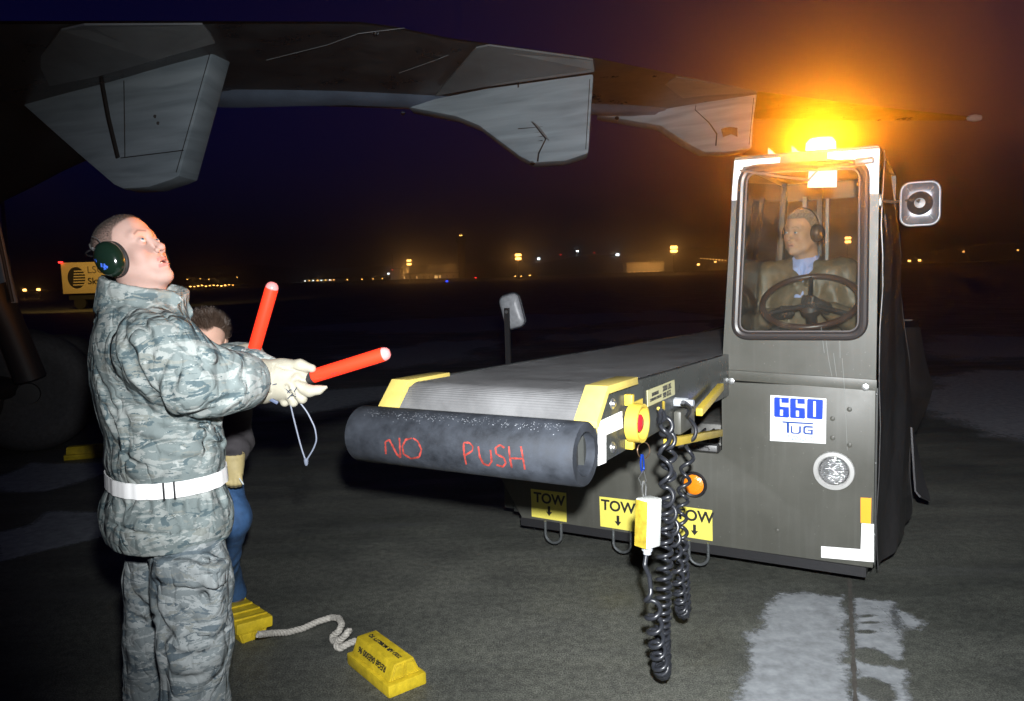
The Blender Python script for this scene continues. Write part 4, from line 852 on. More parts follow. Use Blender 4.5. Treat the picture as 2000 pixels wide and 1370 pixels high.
MB().tube([(-(U0+.048), v, z+.002) for v, z in path[20:]], .0035, 6).build('belt_edge', mat('edge_shine', (.4, .4, .42), .3), bl)
MB().cyl((-(U0+.04), vc, zc), (-(U1-.04), vc, zc), R_-.01, 40).build('nose_roller', M_steel, bl)
MB().span((-(U0+.06), -1.4, 1.06), (-(U1-.06), 2.0, 1.09)).build('conveyor_bed', OLD, bl)
# push roll with a stencilled warning
rc = (-1.855, 1.105); RR = .101; ra_, rb_ = -.672, -1.559
ro = MB().lathe([(.070, 0), (RR-.004, 0), (RR, .005), (RR, .879), (RR-.004, .886), (.070, .886)], (ra_, rc[0], rc[1]), (-1, 0, 0), 64, closed=True).build('push_roll', RUB, bl, smooth=40)
MB().span((ra_-.06, rc[0]-.03, rc[1]-.075), (ra_-.05, rc[0]+.075, rc[1]+.04)).build('end_bracket', BLK, ro); MB().lathe([(.016, 0), (.016, .012), (0, .013)], (ra_-.05, rc[0]-.005, rc[1]+.005), (1, 0, 0), 6).build('bolt', BOLT, ro)
for x_ in (ra_-.05, rb_+.03): MB().span((x_, rc[0]+.05, 1.05), (x_+.02, -1.70, 1.15)).build('roll_bracket', OLD, ro)
def on_roll(px, py):
    """where the ray through a lettering point meets the roll"""
    r = _ray(px, py); rl = np.array([-(r@_U), r@_V, r[2]]); o_ = np.array([-((CAM-ORG)@_U), (CAM-ORG)@_V, EYE])
    a_ = rl[1]**2+rl[2]**2; b_ = 2*(rl[1]*(o_[1]-rc[0])+rl[2]*(o_[2]-rc[1])); c_ = (o_[1]-rc[0])**2+(o_[2]-rc[1])**2-RR**2
    t = (-b_-sqrt(b_*b_-4*a_*c_))/(2*a_); return o_+rl*t
def zz(pts): return [(660+x/3.425, 700+y/3.425) for x, y in pts]
LT = [[(322, 640), (318, 560), (345, 545), (395, 640), (420, 665), (412, 530)], [(495, 535), (455, 545), (432, 590), (440, 640), (490, 670), (545, 660), (560, 610), (535, 555), (500, 533)],
      [(860, 710), (845, 640), (842, 565)], [(842, 565), (880, 565), (905, 590), (900, 620), (850, 650)], [(940, 590), (950, 660), (975, 705), (1010, 718), (1030, 690), (1022, 610)],
      [(1115, 600), (1085, 580), (1055, 600), (1060, 640), (1110, 665), (1125, 700), (1105, 725), (1060, 712)], [(1145, 590), (1150, 660), (1165, 735)], [(1225, 590), (1238, 660), (1252, 745)], [(1152, 668), (1240, 672)]]
for st in LT:
    st = np.array(zz(st)); t = np.r_[0, np.cumsum(np.linalg.norm(np.diff(st, axis=0), axis=1))]; tt = np.arange(0, t[-1], 1.2); sx, sy = np.interp(tt, t, st[:, 0]), np.interp(tt, t, st[:, 1])
    k = np.ones(3)/3; 
    if len(sx) > 8: sx[1:-1] = np.convolve(sx, k, 'valid'); sy[1:-1] = np.convolve(sy, k, 'valid')
    G = []
    for i in range(len(sx)):
        j0, j1 = max(0, i-1), min(len(sx)-1, i+1); dx, dy = sx[j1]-sx[j0], sy[j1]-sy[j0]; l_ = sqrt(dx*dx+dy*dy)+1e-9; w_ = 1.7+.5*vnoise(np.array([[sx[i], sy[i], 0]]), .3)[0]
        q = []
        for s_ in (-1, 1):
            p = on_roll(sx[i]-dy/l_*w_*s_, sy[i]+dx/l_*w_*s_); nn = np.array([0, p[1]-rc[0], p[2]-rc[1]])/RR; q.append(p+nn*.0012)
        G.append(q)
    MB().sheet(G).build('stencil_stroke', RED, ro, smooth=60)
# worn specks on the top of the roll
sp = MB()
for i in range(260):
    x = -RNG.uniform(.72, 1.5); a = radians(RNG.normal(62, 7)); r_ = RNG.uniform(.0006, .0017); c = np.array([x, rc[0]-cos(a)*(RR+.0005), rc[1]+sin(a)*(RR+.0005)])
    e1 = np.array([1, 0, 0]); e2 = np.array([0, sin(a), cos(a)]); sp.add([c+r_*(cos(t)*e1*1.3+sin(t)*e2) for t in (0, 1.3, 2.6, 3.9, 5.2)], [(0, 1, 2, 3, 4)])
o = sp.build('wear_specks', mat('speck_pale', (.30, .32, .35), .5), ro, smooth=0); o['kind'] = 'stuff'
# yellow corner guards
for (ua, ub, zt) in ((U0-.012, U0+.068, 1.285), (U1-.068, U1+.012, 1.272)):
    P = [(-1.752, zt-.118), (-1.752, zt-.10), (-1.655, zt), (-1.38, zt-.006)]; rows = []
    for v, z in P: rows.append([(-ua, v, z-.022), (-ua, v, z), (-ub, v, z)])
    MB().sheet(rows, .004).build('corner_guard', YDUL, bl, smooth=30, bev=.0015)
# side details
def us(pts, name, m, u=U0-.003, th=.002, par=bl, bev=0.): return MB().prism([pu(x, y, u) for x, y in pts], (th, 0, 0)).build(name, m, par, smooth=0, bev=bev)
us([(1168, 824), (1214, 803), (1216, 836), (1183, 850), (1183, 904), (1168, 910)], 'reflective_tape', REFL)
pl = us([(1263, 763), (1316, 742), (1317, 771), (1264, 795)], 'rating_plate', TAN, th=.003)
for s_, x, y, sz in (('2000 LBS.', 1303, 757, .030), ('909 KGS.', 1303, 770, .030), ('MAXIMUM', 1280, 769, .018), ('CONVEYOR CAPACITY', 1281, 778, .0145)):
    p = pu(x, y, U0-.0065); text(s_, sz, p, (pi/2, radians(0), pi/2), INK, pl, sx=.9, off=.0006)
# the plate's own text faces +x (u-), so turn it the other way round
for x, y in ((1196, 789), (1196, 874)): MB().lathe([(.02, 0), (.018, .004), (.011, .005), (.009, .011), (0, .012)], pu(x, y, U0-.001), (1, 0, 0), 12).build('bolt', BOLT, bl)
ec = pu(1238, 826, U0-.03)
es_ = MB().lathe([(.064, 0), (.068, .0), (.068, .045), (.058, .045), (.056, .0)], (-U0+.02, ec[1], ec[2]), (1, 0, 0), 36, closed=True).span((-U0-.0, ec[1]-.012, ec[2]+.06), (-U0+.03, ec[1]+.012, ec[2]+.10), .003).span((-U0, ec[1]-.012, ec[2]-.095), (-U0+.03, ec[1]+.012, ec[2]-.06), .003).build('stop_guard', YEL, bl)
MB().span((-U0+.002, ec[1]+.04, ec[2]-.055), (-U0+.006, ec[1]+.16, ec[2]+.06)).build('back_plate', YEL, es_)
MB().lathe([(.024, .0), (.024, .02), (.03, .024), (.031, .034), (.022, .04), (0, .041)], (-U0+.02, ec[1], ec[2]), (1, 0, 0), 28).build('stop_button', mat('button_red', (.55, .02, .03), .35), es_)
gl = pu(1327, 786, U0-.02)
MB().cyl((gl[0]-.02, gl[1], gl[2]), (gl[0]+.035, gl[1], gl[2]), .019, 8).cyl((gl[0]+.035, gl[1], gl[2]), (gl[0]+.06, gl[1], gl[2]), .014, 12).build('cable_gland', mat('gland_grey', (.4, .42, .45), .45), bl)
jb = pu(1335, 818, U0-.02); MB().span((-U0, jb[1]-.08, jb[2]-.055), (-U0+.035, jb[1]+.12, jb[2]+.045), .01).build('junction_box', OL, bl)
yb = pu(1356, 822, U0-.01); MB().tube([pu(1296, 786, U0-.012), pu(1296, 800, U0-.035), pu(1289, 806, U0-.05), pu(1286, 798, U0-.06)], .006, 8).build('cable_hook', YEL, bl)
# yellow rails low on the right side
for a, b in (((1372, 806), (1414, 756)), ((1310, 866), (1412, 846))):
    p, q = pu(*a, .64), pu(*b, .64); n_ = 2; MB().add([(p[0]-.03, p[1], p[2]-.017), (p[0], p[1], p[2]-.017), (p[0], p[1], p[2]+.017), (p[0]-.03, p[1], p[2]+.017), (q[0]-.03, q[1], q[2]-.017), (q[0], q[1], q[2]-.017), (q[0], q[1], q[2]+.017), (q[0]-.03, q[1], q[2]+.017)], [(0, 1, 2, 3), (7, 6, 5, 4), (0, 4, 5, 1), (1, 5, 6, 2), (2, 6, 7, 3), (3, 7, 4, 0)]).build('hand_rail', YEL, bl, bev=.004)
# ================================================================== people
SKIN = vcol_mat('skin', .62, .28, .12, 420, sss=.12)
EYEM = vcol_mat('eye', .08, .6)
HAIR = mat('hair', (.03, .02, .015), .55)
def head_sdf(mouth=.0, full=1., nose=1., jowl=0., lid=.0046):
    s = Sd()
    s.ell((-.012, 0, .050), (.090, .073, .076)); s.ell((.030, 0, .052), (.060, .060, .060), k=.03)
    s.ell((.034, 0, -.022), (.055, .054*full, .070), k=.035)
    for y in (-1, 1):
        s.limb((-.004, y*.053*full, -.035), (.062, y*.018*full, -.091), .020*full, .018, k=.035)
        s.ball((.058, y*.036*full, -.022), .023*full, k=.028)
        s.limb((.087, y*.007, .036), (.070, y*.046, .037), .009, .008, k=.018)
        if jowl: s.ball((.035, y*.046, -.068), .022*jowl, k=.03)
    s.ball((.079, 0, -.094), .016, k=.025)
    s.limb((-.022, 0, -.05), (-.052, 0, -.19), .056*full, .064, k=.035); s.limb((.03, 0, -.085), (-.01, 0, -.13), .028*full, .035, k=.03)
    s.ell((.080, 0, -.053), (.019, .027, .023), k=.018)
    for y in (-1, 1): s.ball((.103, y*.032, .013), .0155, k=.016, mode='-')
    s.limb((.085, 0, .026), (.108*nose, 0, -.016), .0075, .0095, k=.012); s.ball((.112*nose, 0, -.021), .0098, k=.008)
    for y in (-1, 1):
        s.ball((.101, y*.0125, -.0255), .0078, k=.006); s.ball((.1075, y*.0065, -.0335), .0034, k=.003, mode='-')
    o = mouth
    ctl = [(-.024, .082, -.0005), (-.012, .0945, .002), (0, .0985, .0005), (.012, .0945, .002), (.024, .082, -.0005)]
    up = [(x, y, -.053+z+o*.15) for y, x, z in ctl]; lo = [(x-.0015, y*.93, -.0625+z*.3-o*(1-abs(y)/.03)) for y, x, z in ctl]
    s.chain(up, [.002, .0042, .0046, .0042, .002], k=.004)
    s.chain(lo, [.002, .0048, .0056, .0048, .002], k=.004)
    s.ell((.098, 0, -.0578-o*.4), (.022, .0185, .0011+o*.42), k=.002, mode='-')
    s.limb((.094, 0, -.040), (.099, 0, -.047), .0022, .0026, k=.004, mode='-')
    for y in (-1, 1):
        s.ball((.0795, y*.0315, .0125), .0141, k=.005)
        s.ell((.0935, y*.0318, .0122), (.0105, .0132, lid), k=.0016, mode='-')
        s.limb((.0935, y*.021, .0215), (.086, y*.044, .0205), .0012, .0012, k=.002, mode='-')
        s.ell((-.006, y*.075, .002), (.018, .0055, .031), R=frame((1, y*-.25, .15), (0, 0, 1)), k=.006); s.ell((-.002, y*.081, .004), (.010, .004, .019), k=.004, mode='-')
    return s
def head(parent, P, F, Uv, opt, base_c, hair_fn, brow_c, gaze, lip_c=(.42, .16, .14), h=.0019, name='body', scale=1.0, eye_c=(.12, .2, .28)):
    """P: point between the ears; F, Uv: facing and up in world space"""
    R = frame(F, Uv); M = np.eye(4); M[:3, :3] = R*np.array(scale); M[:3, 3] = P
    s = head_sdf(**opt); VF = s.mesh((-.13, -.10, -.19), (.135, .10, .145), h); b = np.array(base_c)
    def tint(V):
        x, y, z = V.T; n = len(V); c = np.tile(b, (n, 1)); ay = np.abs(y)
        n1 = vnoise(V, 60, 1)[:, None]; n2 = vnoise(V, 400, 2)[:, None]; c = c*(1+.05*n1+.035*n2)
        def blend(m, col): 
            nonlocal c; m = np.clip(m, 0, 1)[:, None]; c = c*(1-m)+np.array(col)*m
        g = lambda a, s_: np.exp(-(a/s_)**2)
        red = b*np.array([1.02, .74, .70])
        blend(.55*g(ay-.040, .016)*g(z+.024, .018)*(x > .03), red); blend(.6*g(y, .012)*g(z+.022, .012)*(x > .095), red)
        blend(.5*g(z-.004, .005)*g(ay-.032, .016)*(x > .06), b*np.array([.85, .66, .62]))
        mo = opt.get('mouth', 0)
        dl = np.minimum(np.abs(z+.0525), np.abs(z+.0635+mo*.9)); lm = (x > .078)*(ay < .0245)*np.clip((.0058-dl)/.002, 0, 1); blend(.9*lm, lip_c)
        blend((x > .06)*(x < .0925-ay*.25)*(ay < .018)*(np.abs(z+.058+mo*.45) < .0035+mo*.5)*(mo > 0), (.10, .02, .02))
        bz = .0385+.006*np.clip((ay-.012)/.02, 0, 1)-.010*np.clip((ay-.034)/.016, 0, 1)
        bw = np.clip(1-np.abs(z-bz)/.0042, 0, 1)*(ay > .010)*(ay < .049)*(x > .05); blend(np.clip(bw*1.6, 0, 1)*(.6+.3*vnoise(V, 700, 5)), brow_c)
        blend(.7*np.clip(1-np.abs(z-.0175-.0*ay)/.0016, 0, 1)*(np.abs(ay-.0318) < .012)*(x > .084), b*.35)
        hm, hc = hair_fn(V); blend(hm, hc)
        return np.clip(c, 0, 1)
    o = nets_obj(name, VF, SKIN, parent, tint, M, 1)
    e_ = []
    for y in (-1, 1):
        c = np.array([.0795, y*.0315, .0125]); u_ = np.linspace(0, pi, 25); v_ = np.linspace(0, 2*pi, 33); gz = nrm(R.T@nrm(gaze)); q = Vector(gz).to_track_quat('Z', 'Y').to_matrix()
        V = [np.array(q @ Vector((sin(a)*cos(t), sin(a)*sin(t), cos(a))))*.0128 for a in u_ for t in v_[:-1]]; F_ = [(i*32+k, i*32+(k+1) % 32, (i+1)*32+(k+1) % 32, (i+1)*32+k) for i in range(24) for k in range(32)]
        me = bpy.data.meshes.new('eye'); me.from_pydata([tuple(M[:3, :3]@(c+p)+M[:3, 3]) for p in V], [], F_); me.polygons.foreach_set('use_smooth', [True]*len(F_))
        an = np.repeat(u_, 32); cc = np.ones((len(V), 4), np.float32); cc[:, :3] = (.46, .44, .43); cc[an < .46, :3] = eye_c; cc[an < .2, :3] = .004; cc[(an > .40) & (an < .47), :3] = np.array(eye_c)*.4
        a_ = me.color_attributes.new('tint', 'FLOAT_COLOR', 'POINT'); a_.data.foreach_set('color', cc.ravel()); me.materials.append(EYEM)
        eo = bpy.data.objects.new('eye', me); COL.objects.link(eo); eo.parent = o
    if opt.get('mouth', 0) > .002:
        t_ = MB(); 
        for i in range(-3, 4): t_.box((.0835-abs(i)*.0012, i*.0062, -.0565), (.004, .0058, .006), .0012)
        t_.v = [tuple(M[:3, :3]@np.array(p)+M[:3, 3]) for p in t_.v]; t_.build('teeth', mat('teeth', (.7, .66, .58), .3), o)
    return o, M, R, VF
def strands(name, VF, M, pick, L, lean, m, parent, n=3000, wd=.0006, curl=0., seed=3, seg=1):
    """short hair: tapering blades rooted in the scalp"""
    V, F = VF; r = np.random.default_rng(seed); tri = V[F]; c = tri.mean(1); w_ = pick(c); ok = np.where(w_ > 0)[0]
    idx = r.choice(ok, n, p=w_[ok]/w_[ok].sum()); nn = np.cross(tri[:, 2]-tri[:, 0], tri[:, 3]-tri[:, 1]); nn /= np.linalg.norm(nn, axis=1)[:, None]+1e-12
    P0 = c[idx]+r.normal(0, .0012, (n, 3)); N = nn[idx]; Vs = []; Fs = []; nv = 0
    ln = lean(P0, N) if callable(lean) else np.tile(np.array(lean, float), (n, 1))
    for i in range(n):
        l_ = L*(.6+.7*r.random()); d = nrm(N[i]+ln[i]+r.normal(0, .18, 3)); sd_ = nrm(np.cross(d, r.normal(0, 1, 3))); p = P0[i]; pts = [(p-sd_*wd, p+sd_*wd)]
        for k in range(seg):
            p = p+d*l_/seg; d = nrm(d+ln[i]*.45+r.normal(0, curl, 3)); ww = wd*(1-(k+1)/(seg+.35)); pts.append((p-sd_*ww, p+sd_*ww))
        for a, b in pts: Vs += [a, b]
        for k in range(seg): Fs.append((nv+2*k, nv+2*k+1, nv+2*k+3, nv+2*k+2))
        nv += 2*len(pts)
    Vw = np.array(Vs)@M[:3, :3].T+M[:3, 3]; me = bpy.data.meshes.new(name); me.from_pydata(Vw.tolist(), [], Fs); o = bpy.data.objects.new(name, me); COL.objects.link(o); me.materials.append(m); o.parent = parent; return o
# -------------------------------------------------------------- cloth
def camo(name, cols, sc=1., rough=.75):
    m = mat(name, cols[0], rough, spec=.25); n = m.node_tree.nodes; L = m.node_tree.links; b = n['Principled BSDF']; tc = n.new('ShaderNodeTexCoord')
    # woven print: coordinates snapped to the pixels of the pattern
    sn = n.new('ShaderNodeVectorMath'); sn.operation = 'SNAP'; sn.inputs[1].default_value = (.0013,)*3; L.new(tc.outputs['Object'], sn.inputs[0])
    def lay(seed, s_, st, thr, dist=1.2, det=3):
        mp = n.new('ShaderNodeMapping'); mp.inputs['Location'].default_value = (seed*3.7, seed*1.3, seed*2.1); mp.inputs['Scale'].default_value = (1, 1, st); mp.inputs['Rotation'].default_value = (0, radians(14 if seed % 2 else -10), 0)
        L.new(sn.outputs[0], mp.inputs['Vector']); t = n.new('ShaderNodeTexNoise'); t.inputs['Scale'].default_value = s_*sc; t.inputs['Detail'].default_value = det; t.inputs['Roughness'].default_value = .62; t.inputs['Distortion'].default_value = dist
        L.new(mp.outputs[0], t.inputs['Vector']); g_ = n.new('ShaderNodeMath'); g_.operation = 'GREATER_THAN'; g_.inputs[1].default_value = thr; L.new(t.outputs['Fac'], g_.inputs[0]); return g_.outputs[0]
    cur = None
    for i, (c, s_, st, thr) in enumerate(cols[1:]):
        x = n.new('ShaderNodeMix'); x.data_type = 'RGBA'; L.new(lay(i+1, s_, st, thr), x.inputs['Factor'])
        if cur is None: x.inputs['A'].default_value = (*cols[0], 1)
        else: L.new(cur, x.inputs['A'])
        x.inputs['B'].default_value = (*c, 1); cur = x.outputs['Result']
    L.new(cur, b.inputs['Base Color'])
    t = n.new('ShaderNodeTexNoise'); t.inputs['Scale'].default_value = 42; t.inputs['Detail'].default_value = 5; L.new(tc.outputs['Object'], t.inputs['Vector'])
    mp = n.new('ShaderNodeMapping'); mp.inputs['Scale'].default_value = (1, 1, .55); mp.inputs['Rotation'].default_value = (0, radians(28), 0); L.new(tc.outputs['Object'], mp.inputs['Vector'])
    h_ = None
    for sc_, wt in ((7.5, 1.), (17, .45)):      # sharp creases: ridged noise
        t2 = n.new('ShaderNodeTexNoise'); t2.inputs['Scale'].default_value = sc_; t2.inputs['Detail'].default_value = 1.5; t2.inputs['Distortion'].default_value = .5; L.new(mp.outputs[0], t2.inputs['Vector'])
        a1 = n.new('ShaderNodeMath'); a1.operation = 'SUBTRACT'; a1.inputs[1].default_value = .5; L.new(t2.outputs['Fac'], a1.inputs[0]); a2 = n.new('ShaderNodeMath'); a2.operation = 'ABSOLUTE'; L.new(a1.outputs[0], a2.inputs[0])
        a3 = n.new('ShaderNodeMath'); a3.operation = 'MINIMUM'; a3.inputs[1].default_value = .09; L.new(a2.outputs[0], a3.inputs[0]); a4 = n.new('ShaderNodeMath'); a4.operation = 'MULTIPLY'; a4.inputs[1].default_value = wt*10; L.new(a3.outputs[0], a4.inputs[0])
        if h_ is None: h_ = a4.outputs[0]
        else: a5 = n.new('ShaderNodeMath'); a5.operation = 'ADD'; L.new(h_, a5.inputs[0]); L.new(a4.outputs[0], a5.inputs[1]); h_ = a5.outputs[0]
    a6 = n.new('ShaderNodeMath'); a6.operation = 'MULTIPLY_ADD'; a6.inputs[1].default_value = .3; L.new(t.outputs['Fac'], a6.inputs[0]); L.new(h_, a6.inputs[2])
    bp = n.new('ShaderNodeBump'); bp.inputs['Strength'].default_value = .8; bp.inputs['Distance'].default_value = .007; L.new(a6.outputs[0], bp.inputs['Height']); L.new(bp.outputs[0], b.inputs['Normal'])
    return m
CAMO = camo('camouflage_cloth', [(0.155, 0.187, 0.187), ((0.262, 0.286, 0.278), 11, 2.6, .53), ((0.072, 0.104, 0.115), 9, 2.6, .565), ((0.193, 0.209, 0.194), 14, 3.0, .60), ((0.327, 0.353, 0.344), 22, 3.2, .655), ((0.082, 0.111, 0.114), 20, 3.0, .67)])
CAMO2 = camo('camouflage_trousers', [(0.166, 0.191, 0.199), ((0.276, 0.301, 0.306), 11, 2.6, .53), ((0.094, 0.121, 0.139), 9, 2.6, .565), ((0.206, 0.220, 0.211), 14, 3.0, .60), ((0.328, 0.347, 0.347), 22, 3.2, .655), ((0.107, 0.131, 0.145), 20, 3.0, .67)])
def loft(rings, yaw, k=.02):
    """torso: rings (z, cx, cy, a lateral half width, b front-back half width) -> distance function"""
    r = np.array(sorted(rings)); lx, ly = sin(yaw), -cos(yaw); fx, fy = cos(yaw), sin(yaw); z0, z1 = r[0, 0], r[-1, 0]
    zz_ = np.linspace(z0, z1, 200); T = [np.interp(zz_, r[:, 0], r[:, i]) for i in range(1, 5)]
    ker = np.hanning(15); ker /= ker.sum(); T = [np.convolve(np.pad(t, 7, mode='edge'), ker, 'valid') for t in T]
    def f(P):
        z = P[:, 2]; cx, cy, a, b = [np.interp(z, zz_, t) for t in T]; dx, dy = P[:, 0]-cx, P[:, 1]-cy
        u_ = (dx*lx+dy*ly)/a; v_ = (dx*fx+dy*fy)/b; q = (np.abs(u_)**2.3+np.abs(v_)**2.3)**(1/2.3); d = (q-1)*np.minimum(a, b)
        e = np.maximum(z0-z, z-z1); out = np.maximum(d, e); return np.where((d > 0) & (e > 0), np.sqrt(np.maximum(d, 0)**2+np.maximum(e, 0)**2), out)
    c = r[:, 1:3].mean(0); return f, (c[0], c[1], (z0+z1)/2), (z1-z0)/2+r[:, 3].max()
def hit(s, px, py, y0=1.2, y1=3.6):
    r = _ray(px, py); r = r/r[1]; t = np.arange(y0, y1, .004); P = CAM+r*t[:, None]; d = s.ev(P); k = np.where(d < 0)[0]
    if not len(k): return None
    return P[k[0]]
def crease(s, pts, r=.006, k=.012, ridge=.0):
    P = [hit(s, *p) for p in pts]; P = [p for p in P if p is not None]; return (P, r, k, ridge)
def apply_creases(s, L_):
    ok = [crease(s, *c) for c in L_]; n_ = 0
    for P, r, k, ridge in ok:
        if len(P) < 2: continue
        m = len(P); rs = [r*(.35+.65*sin(pi*(i+.5)/m)) for i in range(m)]
        if ridge: s.chain([p+np.array([0, .010, ridge*.8]) for p in P], [x*.9 for x in rs], k=.03)
        s.chain([p+np.array([0, -.002, 0]) for p in P], rs, k=k*1.25, mode='-')
def cloth_noise(V, amp=.006, seed=0, st=(1, 1, .45)):
    Q = V*np.array(st); a = 1-np.abs(vnoise(Q, 9, seed)*1.6); b_ = 1-np.abs(vnoise(Q+a[:, None]*.03, 21, seed+3)*1.5)
    return amp*(a*.7+b_*.35-.5)
def normals(V, F):
    n = np.cross(V[F[:, 2]]-V[F[:, 0]], V[F[:, 3]]-V[F[:, 1]]); N = np.zeros_like(V)
    for k in range(4):
        for ax in range(3): N[:, ax] += np.bincount(F[:, k], n[:, ax], len(V))
    return N/(np.linalg.norm(N, axis=1)[:, None]+1e-12)
def cloth(name, s, lo, hi, h, m, parent, amp=.006, seed=0, st=(1, 1, .45), relax=2, mask=None):
    V, F = s.mesh(lo, hi, h); N = normals(V, F); d = cloth_noise(V, amp, seed, st)
    if mask is not None: d = d*mask(V)
    return nets_obj(name, (V+N*d[:, None], F), m, parent, relax=relax)
# ============================================================== the marshaller
mp_ = at(325, 1000, 2.15); mar = empty('person', (0, 0, 0), 0, 'man in camouflage uniform and green ear muffs looking up, holding two lit red wands', 'person')
# -- head
hp = at(259, 505, 2.17); HF = nrm((.86, -.19, .475)); HU = nrm((-.46, .10, .88))
def buzz(V):
    x, y, z = V.T; ay = np.abs(y); line = .062+.030*np.clip((x-.02)/.06, 0, 1)      # hairline on the side climbs to the brow
    m = np.clip((z-(line-.075*np.clip((.035-x)/.06, 0, 1)))/.010, 0, 1)*(z > -.045)
    m = m*np.clip((.088-x+ (z-.08)*.2)/.02, 0, 1); top = np.clip((z-.075)/.04, 0, 1)*.25
    return m*(.66+top+.2*vnoise(V, 500, 8)), (.055, .040, .033)
bo_, HM, HR, HVF = head(mar, hp, HF, HU, dict(mouth=.0085, full=1.0, lid=.0058), (.40, .26, .22), buzz, (.12, .07, .05), (.60, -.45, .72), scale=(.87, .93, .97))
strands('hair', HVF, HM, lambda c: np.clip(buzz(c)[0], 0, 1)*((c[:, 2] > .0)), .0032, (-.25, 0, .1), mat('buzz_hair', (.02, .015, .012), .8), bo_, 14000, .00035)
# -- ear muffs
def Hl(x, y, z): return HM[:3, :3]@np.array([x, y, z])+HM[:3, 3]
mf = MB(); MUF = mat('muff_green', (.006, .016, .010), .16, spec=.6, coat=.4); ax_ = -HR[:, 1]
em = empty('ear_muffs', (0, 0, 0)); em.parent = mar
for sy in (-1, 1):
    c = Hl(.0, sy*.074, -.004); rot = np.stack([HR[:, 0], HR[:, 2]*1.0, HR[:, 1]*sy], 1)
    def oval(rx, rz, d, n=28): return [c+HR[:, 0]*rx*cos(t)+HR[:, 2]*rz*sin(t)+HR[:, 1]*sy*d for t in np.linspace(0, 2*pi, n+1)]
    cup = MB().sheet([oval(.036, .046, .010), oval(.0405, .051, .014), oval(.0405, .051, .022), oval(.037, .047, .036), oval(.027, .035, .045), oval(.012, .016, .049), oval(.0005, .0005, .0495)]).build('cup', MUF, em, smooth=70)
    MB().tube(oval(.031, .041, .006)[:-1], .011, 10, closed=True).build('cushion', mat('cushion_black', (.02, .02, .02), .5), em)
    a = c+HR[:, 1]*sy*.030
    MB().tube([a+HR[:, 2]*.036+HR[:, 0]*.008, a+HR[:, 2]*.062+HR[:, 0]*.002, a+HR[:, 2]*.080-HR[:, 0]*.016-HR[:, 1]*sy*.01], .0013, 6).tube([a+HR[:, 2]*.030-HR[:, 0]*.02, a+HR[:, 2]*.052-HR[:, 0]*.03, a+HR[:, 2]*.066-HR[:, 0]*.034-HR[:, 1]*sy*.01], .0022, 6).build('yoke', BOLT, em)
    if sy < 0:
        SB = mat('blue_sticker', (.06, .16, .75), .4)
        for (dx, dz, w_, h_, an) in ((-.024, .010, .007, .013, .25), (-.012, -.012, .010, .006, .9), (-.006, -.018, .013, .0045, .7), (-.010, -.025, .009, .005, .2), (-.002, -.022, .006, .009, .5)):
            q = []
            for ux, uz in ((-1, -1), (1, -1), (1, 1), (-1, 1)):
                xx = dx+(ux*w_/2)*cos(an)-(uz*h_/2)*sin(an); z_ = dz+(ux*w_/2)*sin(an)+(uz*h_/2)*cos(an); rr_ = sqrt((xx/.041)**2+(z_/.051)**2); dep = .050-.0165*rr_**2.2
                q.append(c+HR[:, 0]*xx+HR[:, 2]*z_+HR[:, 1]*sy*(dep+.0012))
            MB().add(q, [(0, 1, 2, 3)]).build('sticker', SB, cup, smooth=0)
bd = []
for t in np.linspace(0, pi, 25): bd.append(Hl(-.05-.062*sin(t), -.088*cos(t), .052+.012*sin(t)))
MB().tube([Hl(-.026, -.108, .045)]+bd+[Hl(-.026, .108, .045)], .0028, 6).build('headband', BLK, em)
# -- jacket
YB = radians(41); yc = 2.17
def ring(py, xl, xr, Y=yc, ratio=.74):
    a, b = at(xl, py, Y), at(xr, py, Y); hw = (b[0]-a[0])/2; lx, fx = sin(YB), cos(YB); A_ = hw/sqrt((lx)**2+(ratio*fx)**2); c = (a+b)/2
    return (c[2], c[0], Y, A_, A_*ratio)
js = Sd(); RG = [ring(*r) for r in ((566, 214, 338), (590, 200, 352), (615, 190, 366), (650, 178, 380), (700, 172, 395), (750, 178, 405), (800, 190, 424), (850, 205, 440), (895, 202, 442), (918, 213, 438), (945, 212, 438), (962, 199, 446), (990, 192, 457), (1020, 196, 458), (1042, 206, 452))]
f, c, r = loft(RG, YB); js.fn(f, c, r)
# near arm
js.chain([at(262, 660, 2.10), at(318, 690, 1.99), at(372, 738, 1.98), at(430, 748, 2.04), at(470, 746, 2.12), at(486, 744, 2.17)], [.080, .092, .083, .072, .064, .063], k=.06)
js.limb(at(560, 743, 2.27), at(508, 744, 2.19), .075, .070, k=.006, mode='-')
# far arm
js.chain([at(215, 640, 2.38), at(300, 690, 2.52), at(400, 722, 2.56), at(455, 712, 2.52), at(480, 706, 2.50)], [.09, .088, .07, .062, .058], k=.05)
js.chain([at(452, 690, 2.44), at(500, 700, 2.40), at(536, 706, 2.37)], [.028, .024, .014], k=.02)
# collar: a standing ring, open at the throat
cc_ = at(281, 574, 2.17); ca = nrm((.24, -.03, .97))
def collar(P):
    q = P-cc_; h_ = q@ca; rad = q-h_[:, None]*ca; f_ = nrm(np.array([cos(YB), sin(YB), 0])-ca*(np.array([cos(YB), sin(YB), 0])@ca)); l_ = np.cross(ca, f_)
    a = rad@f_; b = rad@l_; R_ = np.sqrt((a/1.06)**2+b**2); rr = .104-.10*(h_-0)*.25; d = np.abs(R_-rr)-.008; e = np.maximum(-.07-h_, h_-.030)
    return np.maximum(d, e)
js.fn(collar, cc_, .16, k=.014)
js.fn(lambda P: np.maximum(np.linalg.norm(P-cc_-ca*(-.09), axis=1)-.125, 0)*1.0+np.where(np.linalg.norm(P-cc_-ca*(-.09), axis=1) < .125, -.01, 0), cc_-ca*.09, .0, k=.01) if False else None
neckhole = cc_; js.limb(cc_+ca*.12, cc_-ca*.02, .092, .080, k=.012, mode='-')
